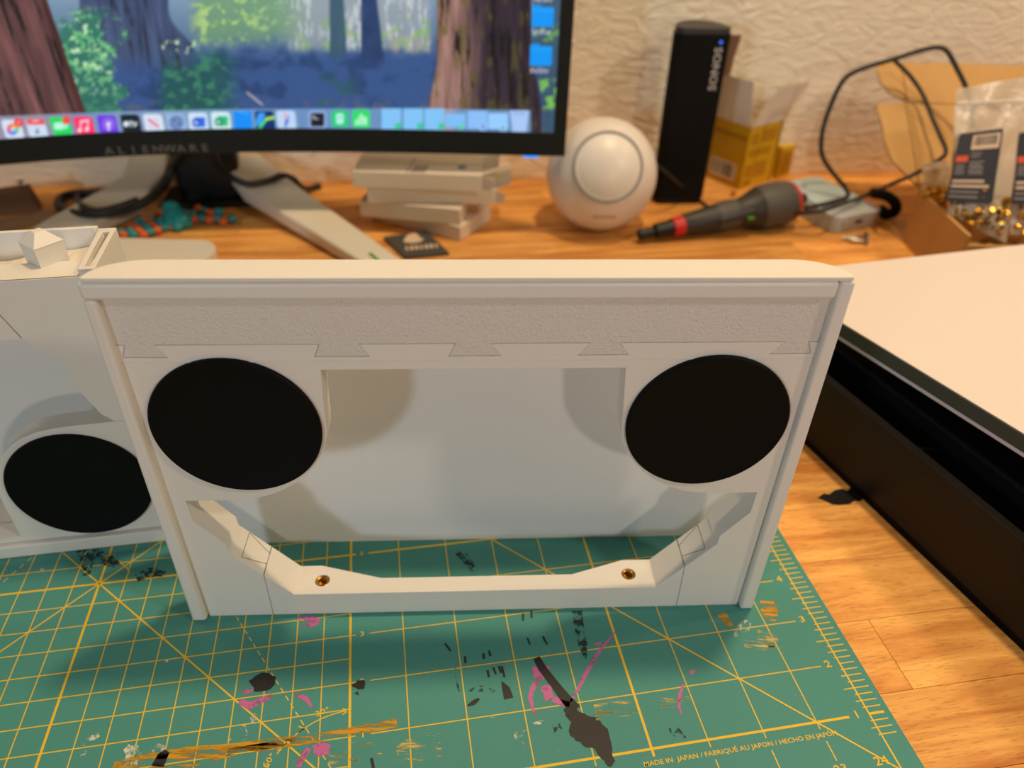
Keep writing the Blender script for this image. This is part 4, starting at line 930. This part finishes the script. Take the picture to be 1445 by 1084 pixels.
# stack of white cartons under the monitor
def carton(lp, rp, z0, h, depth, label, flaps=False, name='white_carton'):
    a = G(lp[0], lp[1], z0); b = G(rp[0], rp[1], z0); L = np.linalg.norm(b - a); ang = math.atan2(b[1] - a[1], b[0] - a[0])
    e = empty(name, tuple(a), ang, label, 'carton', 'white cartons stacked under the monitor')
    MB().box(0, L, 0, depth, 0.01, h).build('body', M['carton'], e, bevel=.06)
    if flaps:
        MB().plate([(L, .1, h), (L, depth - .1, h), (L + 1.5, depth - .3, h + .75), (L + 1.5, .5, h + .5)], (0, 0, -1), .05).build('end_flap', M['carton'], e)
        MB().plate([(L, .05, .2), (L, .05, h - .1), (L + .95, -.55, h - .2), (L + .8, -.5, .3)], (0, 1, 0), .05).build('side_flap', M['carton'], e)
        MB().plate([(L, depth - .1, .1), (L, depth - .1, h), (L + 1.3, depth + .35, h + .2), (L + 1.2, depth + .3, .2)], (0, -1, 0), .05).build('side_flap', M['carton'], e)
    return e, L
c4, L4 = carton((524, 309), (650, 341), 0.0, 1.5, 6.0, 'white carton at the bottom of the stack, turned askew')
c3, L3 = carton((509, 305), (650, 318), 1.52, 1.6, 6.0, 'second white carton from the bottom of the stack')
c2, L2 = carton((519, 287), (699, 289), 3.14, 1.5, 6.0, 'white carton third from the bottom, its end flaps open', True)
c1, L1 = carton((499, 265), (680, 271), 4.68, 1.6, 6.6, 'topmost white carton of the stack with a barcode and a blue dot', True)
q = MB(); 
for x0, x1 in ((5.0, 5.12), (5.2, 5.25), (5.45, 5.9), (5.95, 6.3), (6.36, 6.75)): q.quad((x0, .15, 1.615), (x1, .15, 1.615), (x1 + .25, 2.2 if x0 > 5.3 else 4, 1.615), (x0 + .25, 2.2 if x0 > 5.3 else 4, 1.615))
tag(q.build('barcode', material('grey print', (168, 154, 138), .7), c1, smooth=False), kind='stuff')
MB().lathe([(.42, 0), (.42, .02)], (L1 - 2.0, 2.0, 1.6), (0, 0, 1), 20).build('blue_dot', M['bluemark'], c1)  # flat round blue mark on the carton's top face

# charcoal card with a cream emblem
K = [G(u_, v_, .35) for u_, v_ in ((541, 334), (601, 325), (634, 356), (571, 362))]
kd = empty('charcoal_card', tuple(K[3] * np.array([1, 1, 0])), 0, 'charcoal grey card packet with a cream emblem beside the right stand leg', 'card')
KO = K[3] * np.array([1, 1, 0])
MB().hexa([p * np.array([1, 1, 0]) + Z3 * .02 - KO for p in K], [p - KO for p in K]).build('packet', M['greycard'], kd, bevel=.04)
E1 = [G(u_, v_, .365) - KO for u_, v_ in ((569, 341), (574, 332), (583, 329), (589, 330), (592, 335), (598, 337), (594, 341), (584, 343), (576, 343))]
em = MB(); em.plate(E1, (0, 0, 1), .01); em.build('emblem', M['cream'], kd, smooth=False)
tx = MB(); kx = (K[2] - K[3]); kx = kx / np.linalg.norm(kx); ky = np.array([-kx[1], kx[0], 0])
tcn = G(595, 348.5, .37) - KO
for q_ in range(7):
    w_ = .30 if q_ % 3 else .2; p_ = tcn + kx * ((q_ - 3) * .47); h_ = .42
    tx.quad(p_ - kx * w_ / 2 - ky * h_, p_ + kx * w_ / 2 - ky * h_, p_ + kx * w_ / 2 + ky * h_, p_ - kx * w_ / 2 + ky * h_)
tag(tx.build('print_marks', M['cream'], kd, smooth=False), kind='stuff')

# beaded articulated toy, teal and orange
toy = empty('beaded_toy', tuple(G(243, 310, 0)), 0, 'teal and orange jointed plastic toy creature lying under the monitor', 'toy'); TO = G(243, 310, 0)
bp = [('o', 285, 590), ('t', 335, 585), ('o', 380, 560), ('t', 240, 620), ('o', 195, 640), ('o', 345, 630), ('t', 300, 650), ('o', 225, 655), ('t', 440, 650), ('o', 490, 640), ('o', 385, 670), ('t', 330, 685), ('o', 280, 705), ('t', 205, 710), ('o', 130, 710), ('t', 110, 690), ('t', 265, 600), ('o', 310, 600), ('t', 185, 685), ('o', 250, 680), ('t', 280, 630),
      ('o', 660, 590), ('t', 720, 580), ('t', 650, 548), ('o', 695, 508), ('t', 740, 525), ('o', 780, 540), ('t', 850, 530), ('o', 780, 592), ('t', 840, 582), ('o', 885, 605), ('t', 950, 585)]
for k, x, y in bp:
    p = G(150 + x / 5.35, 200 + y / 5.35, .42) - TO
    MB().ball((p[0], p[1], .44), .5, .42, .42, 10, 7).build('bead', M['teal' if k == 't' else 'orange'], toy)
bd2 = MB()
for x, y, z, r in ((490, 500, 1.7, .85), (520, 560, 1.1, 1.15), (560, 590, .9, 1.05), (500, 600, .8, .9), (430, 610, .6, .7), (600, 610, .6, .7), (540, 640, .5, .6)):
    p = G(150 + x / 5.35, 200 + y / 5.35, z) - TO; bd2.ball((p[0], p[1], max(z, r * .8)), r, r * .9, r * .8, 14, 9)
bd2.build('body', M['teal'], toy)

# white rounded slab
sl = empty('white_slab', (-36, 60, 0), 0, 'flat white rounded slab lying in front of the toy, half hidden by the left housing', 'slab')
MB().prism([(x - 0, y) for x, y in rrect(-9, 8.8, -2.2, 2.9, 2.4, 10)], 0.02, 1.0, 'z').build('body', M['stand'], sl, bevel=.3, seg=4)

# cordless screwdriver
tp = G(904, 331, .9); tl = G(1096, 288, 2.3); ax = tl - tp; LN = np.linalg.norm(ax); ax /= LN
drv = empty('cordless_screwdriver', (tp[0], tp[1], 0), 0, 'grey pencil-shaped cordless screwdriver with red rings lying on the desk', 'screwdriver')
def seg_(prof, nm, mat, seg=26):
    return MB().lathe([(r, h) for r, h in prof], (0, 0, tp[2]), tuple(ax), seg).build(nm, mat, drv)
k = LN / 14.6
seg_([(.50, -.2 * k), (.55, 0), (.55, 1.0 * k), (.42, 1.1 * k), (.42, 1.5 * k)], 'bit_holder', M['black'], 12)
seg_([(.62, 1.4 * k), (.72, 1.5 * k), (.74, 2.2 * k), (.78, 3.2 * k), (.8, 3.3 * k)], 'collar', M['black'])
seg_([(.85, 3.2 * k), (.92, 3.25 * k), (.98, 4.3 * k), (.92, 4.35 * k)], 'red_ring', M['red'])
seg_([(.95, 4.3 * k), (1.02, 4.4 * k), (1.22, 6.5 * k), (1.36, 7.8 * k)], 'nose', M['dark_tool'])
seg_([(1.36, 7.8 * k), (1.46, 8.3 * k), (1.50, 9.6 * k), (1.46, 9.9 * k)], 'grip_ring', M['grey_tool'])
seg_([(1.44, 9.9 * k), (1.42, 10.4 * k), (1.60, 11.2 * k), (1.95, 12.0 * k), (2.1, 12.3 * k)], 'neck', M['dark_tool'])
seg_([(2.08, 12.3 * k), (2.24, 12.8 * k), (2.3, 13.8 * k), (2.26, 14.8 * k), (2.1, 15.6 * k), (1.95, 15.9 * k)], 'rear_grip', M['grey_tool'])
seg_([(1.97, 15.88 * k), (2.02, 16.0 * k), (1.9, 16.25 * k)], 'red_ring', M['red'])
seg_([(1.8, 16.2 * k), (1.5, 16.6 * k), (.6, 16.9 * k), (.45, 17.8 * k), (.3, 17.9 * k)], 'tail', M['dark_tool'])
sw = MB().hexa([np.array([-.0, 0, 0]) + ax * 7.6 * k + np.array([.2, -1.35, 0]), ax * 11.6 * k + np.array([.2, -1.75, .2]), ax * 11.6 * k + np.array([.2, -1.5, 1.0]), ax * 7.6 * k + np.array([.2, -1.25, .55])],
               [np.array([0, 0, 0]) + ax * 7.8 * k + np.array([.2, -1.60, .05]), ax * 11.4 * k + np.array([.2, -2.0, .25]), ax * 11.4 * k + np.array([.2, -1.85, .9]), ax * 7.8 * k + np.array([.2, -1.5, .5])]); sw.v = [(a, b, c + tp[2]) for a, b, c in sw.v]
so_ = sw.build('trigger', M['dark_tool'], drv, bevel=.1)
lq = ax * 11.0 * k + np.array([.2, -2.02, .5 + tp[2]]); MB().box(lq[0] - .35, lq[0] + .25, lq[1] - .06, lq[1] + .05, lq[2] - .45, lq[2] - .2).build('green_text', material('glowing green text', (80, 170, 30), .5, emit=(70, 190, 20), es=.06), so_)  # small green text as one block, with a faint glow added

# pale blue power bank
PB = [G(1092, 256, 2.0), G(1158, 249, 2.0), G(1249, 291, 2.0), G(1180, 306, 2.0)]
pc = sum(PB) / 4; pax = ((PB[3] - PB[0]) + (PB[2] - PB[1])); pang = math.atan2(pax[1], pax[0]); pl_ = np.linalg.norm(pax) / 2 + .2; pw_ = 6.2
bk = empty('power_bank', (pc[0], pc[1], 0), pang, 'pale blue and silver power bank with cables lying on it', 'power bank')
MB().prism(rrect(-pl_ / 2, pl_ / 2, -pw_ / 2, pw_ / 2, .9), .05, 1.75, 'z').build('case', M['banksilver'], bk, bevel=.4, seg=4)
MB().prism(rrect(-pl_ / 2 + .15, pl_ / 2 - 2.6, -pw_ / 2 + .25, pw_ / 2 - .25, .7), 1.7, 1.98, 'z').build('top_plate', M['bankblue'], bk, bevel=.1)
MB().prism(rrect(-.5, .5, .75, 1.15, .18), pl_ / 2 - .05, pl_ / 2 + .015, 'x').build('port', material('blue port', (30, 60, 110), .5), bk)
MB().prism(rrect(-2.3, -1.9, .8, 1.2, .15), pl_ / 2 - .05, pl_ / 2 + .015, 'x').build('button', M['groove'], bk)
ck = MB().tube([G(1232, 272, 1.5), G(1252, 277, 2.2), G(1264, 288, 1.8), G(1262, 299, .9), G(1250, 302, .6), G(1244, 296, .6)], .55, 10).build('plug_loop', M['blackmatt'])
tag(ck, 'fat black cable loop beside the right end of the power bank', 'cable')
# the long black cable rising in a loop
CP = [G(1136, 294, 2.3), G(1150, 291, 2.35), G(1178, 284, 2.35), G(1196, 277, 2.6), G(1192, 264, 3.2), Y(1172, 240, 75.5), Y(1160, 218, 76), Y(1160, 190, 76.4), Y(1168, 160, 76.8), Y(1183, 125, 77), Y(1198, 106, 77), Y(1225, 94, 77), Y(1262, 83, 77), Y(1300, 71, 77), Y(1324, 67, 76.8), Y(1337, 73, 76.3), Y(1350, 96, 75.5), Y(1363, 123, 74.5), Y(1370, 150, 73.5), Y(1372, 180, 72.0)]
lc = MB().tube(CP, .23, 10).build('long_cable', M['cable']); tag(lc, 'long dark cable rising in a big loop over the cardboard box', 'cable')
lc2 = MB().tube([Y(1262, 85, 78.6), Y(1285, 108, 78), Y(1303, 135, 76.4), Y(1315, 165, 74), Y(1326, 190, 72), Y(1335, 214, 69.5), Y(1322, 228, 69.2), Y(1290, 246, 69.4), Y(1262, 258, 70), G(1235, 270, 2.5), G(1200, 284, 2.5), G(1160, 297, 2.9), G(1118, 302, 1.9)], .2, 10).build('long_cable', M['cable'])
tag(lc2, 'dark cable running from the screwdriver tail across the power bank to the box', 'cable')

# two small screws
def screw(p, q_, name_label):
    a, b_ = G(*p, .25), G(*q_, .25); d = (b_ - a); L = np.linalg.norm(d)
    e = empty('screw', tuple(a * np.array([1, 1, 0])), 0, name_label, 'screw', 'screws on the desk')
    MB().lathe([(.05, 0), (.2, .35), (.2, L - .3)], (0, 0, .25), tuple(d), 12).build('shank', M['steel'], e)
    MB().lathe([(.2, L - .3), (.45, L - .12), (.45, L), (.3, L + .05)], (0, 0, .3), tuple(d), 14).build('head', M['steel'], e)
screw((1188, 336), (1222, 334), 'small steel screw lying on the desk, the one nearer the power bank')
screw((1196, 339), (1224, 341.5), 'small steel screw lying on the desk, the one nearer the white board')
gi = MB().lathe([(.22, 0), (.3, .05), (.3, .5), (.22, .55)], tuple(G(1034, 277, 0)), (0, 0, 1), 14).build('brass_insert', M['brass']); tag(gi, 'single tiny brass insert standing behind the screwdriver', 'insert')

# cardboard mailing box with an open lid
BX = np.array([38.7, 68.94, 0]); bl = 10.3; bwid = 22; bh = 5.25
box = empty('cardboard_box', tuple(BX), math.radians(-1.5), 'open brown cardboard mailing box holding clear bags, at the right end of the desk', 'box')
# local: x right, y back; hinge along the back edge at y = 0
MB().box(0, bwid, -bl, 0, 0.01, .2).build('bottom', M['card'], box)
MB().box(0, .3, -bl, 0, .2, bh).build('wall', M['card'], box, bevel=.03)
MB().box(bwid - .3, bwid, -bl, 0, .2, bh).build('wall', M['card'], box, bevel=.03)
MB().box(.3, bwid - .3, -.3, 0, .2, bh).build('wall', M['card'], box, bevel=.03)
MB().box(.3, bwid - .3, -bl, -bl + .3, .2, bh - .9).build('wall', M['card'], box, bevel=.03)
ld = np.array([0, 13.0, 8.8]); ld /= np.linalg.norm(ld); ln_ = np.cross((1, 0, 0), ld)
def lp(x, l, off=0): return np.array([x, 0, bh]) + ld * l + ln_ * off
MB().plate([lp(.1, 0), lp(bwid - .1, 0), lp(bwid - .1, bl), lp(.1, bl)], -ln_, .25).build('lid', M['card'], box, bevel=.03)
MB().plate([lp(.3, bl + .12), lp(bwid - .3, bl + .12), lp(bwid - .3, bl + 5.2), lp(.3, bl + 5.2)], -ln_, .22).build('tuck_flap', M['card'], box, bevel=.03)
def ear(pts, nm):
    P = []
    for i, (x, l, o) in enumerate(pts): P.append(lp(x, l, o))
    MB().plate(P, -ln_, .22).build(nm, M['card'], box, bevel=.02)
ear([(.0, .3, 0), (.0, bl - .1, 0), (-2.6, bl - .1, .0), (-2.9, bl - .8, 0), (-2.6, bl - 3.2, 0), (-2.7, bl - 4.4, 0), (-2.2, bl - 7, 0), (-1.2, 1.9, 0)], 'side_ear')
ear([(.2, bl + .3, 0), (.2, bl + 5.3, 0), (-.6, bl + 5.5, 0), (-1.7, bl + 5.2, 0), (-2.3, bl + 4.2, 0), (-2.2, bl + 2.6, 0), (-1.4, bl + 1.3, 0)], 'tuck_ear')
MB().box(9.2, 10.0, .1, .3, bh, bh + .01).build('crease', M['card_in'], box)

# clear bags with labels and brass inserts
def bag(px, plane_p, plane_n, label, lab_px, heap, seed):
    rnd = random.Random(seed); n = np.array(plane_n, float); n /= np.linalg.norm(n)
    P = [onplane(u_, v_, plane_p, n) for u_, v_ in px]; o = sum(P) / len(P); o[2] = 0
    e = empty('parts_bag', tuple(o), 0, label, 'bag', 'clear bags in the cardboard box')
    tl_, tr_, br_, bl_ = P; NX, NY = 14, 22; top, bot = [], []
    for j in range(NY + 1):
        for i in range(NX + 1):
            a, b_ = i / NX, j / NY
            p = (tl_ * (1 - a) + tr_ * a) * (1 - b_) + (bl_ * (1 - a) + br_ * a) * b_
            th_ = .12 + 1.0 * math.sin(math.pi * a) * sm_f(b_); th_ *= 1 if 0 < i < NX else 0.0
            wr = .12 * math.sin(a * 9 + b_ * 7 + seed) * math.sin(b_ * 11)
            top.append(p - o - n * (th_ * .5 + wr)); bot.append(p - o + n * (th_ * .5 - wr))
    fs_ = []
    for j in range(NY):
        for i in range(NX): a = j * (NX + 1) + i; fs_.append((a, a + 1, a + NX + 2, a + NX + 1))
    MB().add(top, fs_).build('front_film', M['bag'], e); MB().add(bot, fs_).build('back_film', M['bag'], e)
    # zip strip
    z0, z1 = tl_ * .885 + bl_ * .115, tr_ * .86 + br_ * .14
    MB().tube([z0 - o - n * .2, (z0 + z1) / 2 - o - n * .35, z1 - o - n * .2], .09, 6, 3).build('zip_strip', M['whitepad'], e)
    if lab_px:
        Lq = [onplane(u_, v_, np.array(plane_p) - n * .75, n) for u_, v_ in lab_px]
        def lb(a, b_): return (Lq[0] * (1 - a) + Lq[1] * a) * (1 - b_) + (Lq[3] * (1 - a) + Lq[2] * a) * b_ - o
        def lbq(mb_, a0, a1, b0, b1, k_): mb_.quad(*[lb(a, b_) - n * k_ for a, b_ in ((a0, b1), (a1, b1), (a1, b0), (a0, b0))])
        lm = MB(); lm.plate([lb(a, b_) for a, b_ in ((.03, 0), (.97, 0), (1, .03), (1, .97), (.97, 1), (.03, 1), (0, .97), (0, .03))], -n, .02); lo_ = lm.build('label', M['label'], e, smooth=False)
        w_ = MB(); lbq(w_, .33, .95, .05, .25, .03); w_.build('barcode_patch', M['cream'], lo_, smooth=False)
        w_ = MB(); x = .38
        while x < .9: ww = rnd.choice((.012, .02, .03)); lbq(w_, x, x + ww, .07, .2, .04); x += ww + rnd.choice((.012, .02))
        tag(w_.build('barcode', M['ink'], lo_, smooth=False), kind='stuff')
        w_ = MB(); lbq(w_, .04, .30, .33, .42, .03); w_.build('orange_bar', M['labelorange'], lo_, smooth=False)
        w_ = MB()
        for b_ in (.30, .345, .42, .455, .485, .515, .55, .58): lbq(w_, .36, .36 + rnd.uniform(.2, .34), b_, b_ + .014, .03)
        for b_ in (.46, .49, .52, .55, .58): lbq(w_, .06, .06 + rnd.uniform(.16, .22), b_, b_ + .012, .03)
        for b_ in (.84, .91): lbq(w_, .04, .04 + rnd.uniform(.6, .75), b_, b_ + .022, .03)
        tag(w_.build('small_print', M['labeltxt'], lo_, smooth=False), kind='stuff')
        w_ = MB()
        for b_ in (.68, .75): lbq(w_, .05, .05 + rnd.uniform(.66, .82), b_, b_ + .035, .03)
        tag(w_.build('bold_print', M['cream'], lo_, smooth=False), kind='stuff')
    if heap:
        hp = MB()
        for i in range(260):
            a, b_ = rnd.uniform(.08, .92), rnd.uniform(heap[0], .97)
            p = (tl_ * (1 - a) + tr_ * a) * (1 - b_) + (bl_ * (1 - a) + br_ * a) * b_ - o + n * rnd.uniform(-.35, .35) * math.sin(math.pi * a)
            d = Vector((rnd.uniform(-1, 1), rnd.uniform(-1, 1), rnd.uniform(-1, 1)))
            hp.lathe([(.24, 0), (.24, .5)], tuple(p), tuple(d), 7)
        tag(hp.build('brass_inserts', M['brass'], e), kind='stuff')
    return e
def sm_f(b_): t = min(1, max(0, (b_ - .15) / .75)); return t * t * (3 - 2 * t) * (1 if b_ < .9 else (1 - b_) / .1 * .9 + .1)
pn_ = (0.0, 0.90, -0.42)
bag(((1350, 126), (1448, 108), (1420, 344), (1337, 300)), (42, 63.2, 5.0), pn_, 'front clear zip bag of brass inserts with a black label', ((1354, 189), (1416, 181), (1400, 288), (1334, 284)), (.74,), 3)
bag(((1440, 128), (1530, 112), (1512, 340), (1424, 330)), (47, 65.6, 4.5), pn_, 'clear zip bag at the right frame edge, behind the front bag', ((1437, 188), (1498, 180), (1484, 290), (1428, 288)), (.62,), 5)
bag(((1300, 232), (1338, 226), (1346, 292), (1308, 290)), (42.0, 67.0, 4.0), pn_, 'small clear bag against the left wall of the box', None, (.6,), 9)
hp = MB()
for i in range(220):
    x, y = random.uniform(1.2, 19), random.uniform(-9.3, -6.8); z = random.uniform(1.0, 2.8)
    hp.lathe([(.24, 0), (.24, .5)], (x, y, z), (random.uniform(-1, 1), random.uniform(-1, 1), random.uniform(-1, 1)), 7)
hpo = hp.build('loose_brass_inserts', M['brass']); hpo.location = Vector(BX) * U; hpo.rotation_euler = (0, 0, math.radians(-1.5))
tag(hpo, 'heap of small brass inserts on the floor of the cardboard box', 'inserts', kind='stuff')

# brown offcuts at the far left
ob1 = empty('wood_offcut', tuple(G(18, 300, 0)), math.radians(24), 'brown wooden offcut block at the left edge of the desk by the wall', 'offcut')
MB().hexa([(-5, -.8, .02), (2.6, -.8, .02), (2.6, 1.2, .02), (-5, 1.2, .02)], [(-5, -.6, 2.2), (2.2, -.6, 2.4), (2.2, 1.0, 2.4), (-5, 1.0, 2.2)]).build('block', M['brownwood'], ob1, bevel=.06)
MB().lathe([(.1, 0), (.1, .5), (.3, .6), (.3, .75)], (1.6, .2, 2.3), (0, 0, 1), 12).build('screw_head', M['steel'], ob1)
ob2 = empty('wood_offcut', tuple(G(30, 318, 0)), math.radians(38), 'thin pale brown wooden strip lying in front of the brown offcut block', 'offcut')
MB().box(-6, 2.8, -.7, .7, .02, .8).build('strip', material('pale brown wood', (150, 118, 84), .7, vary=.2, scale=60), ob2, bevel=.05)
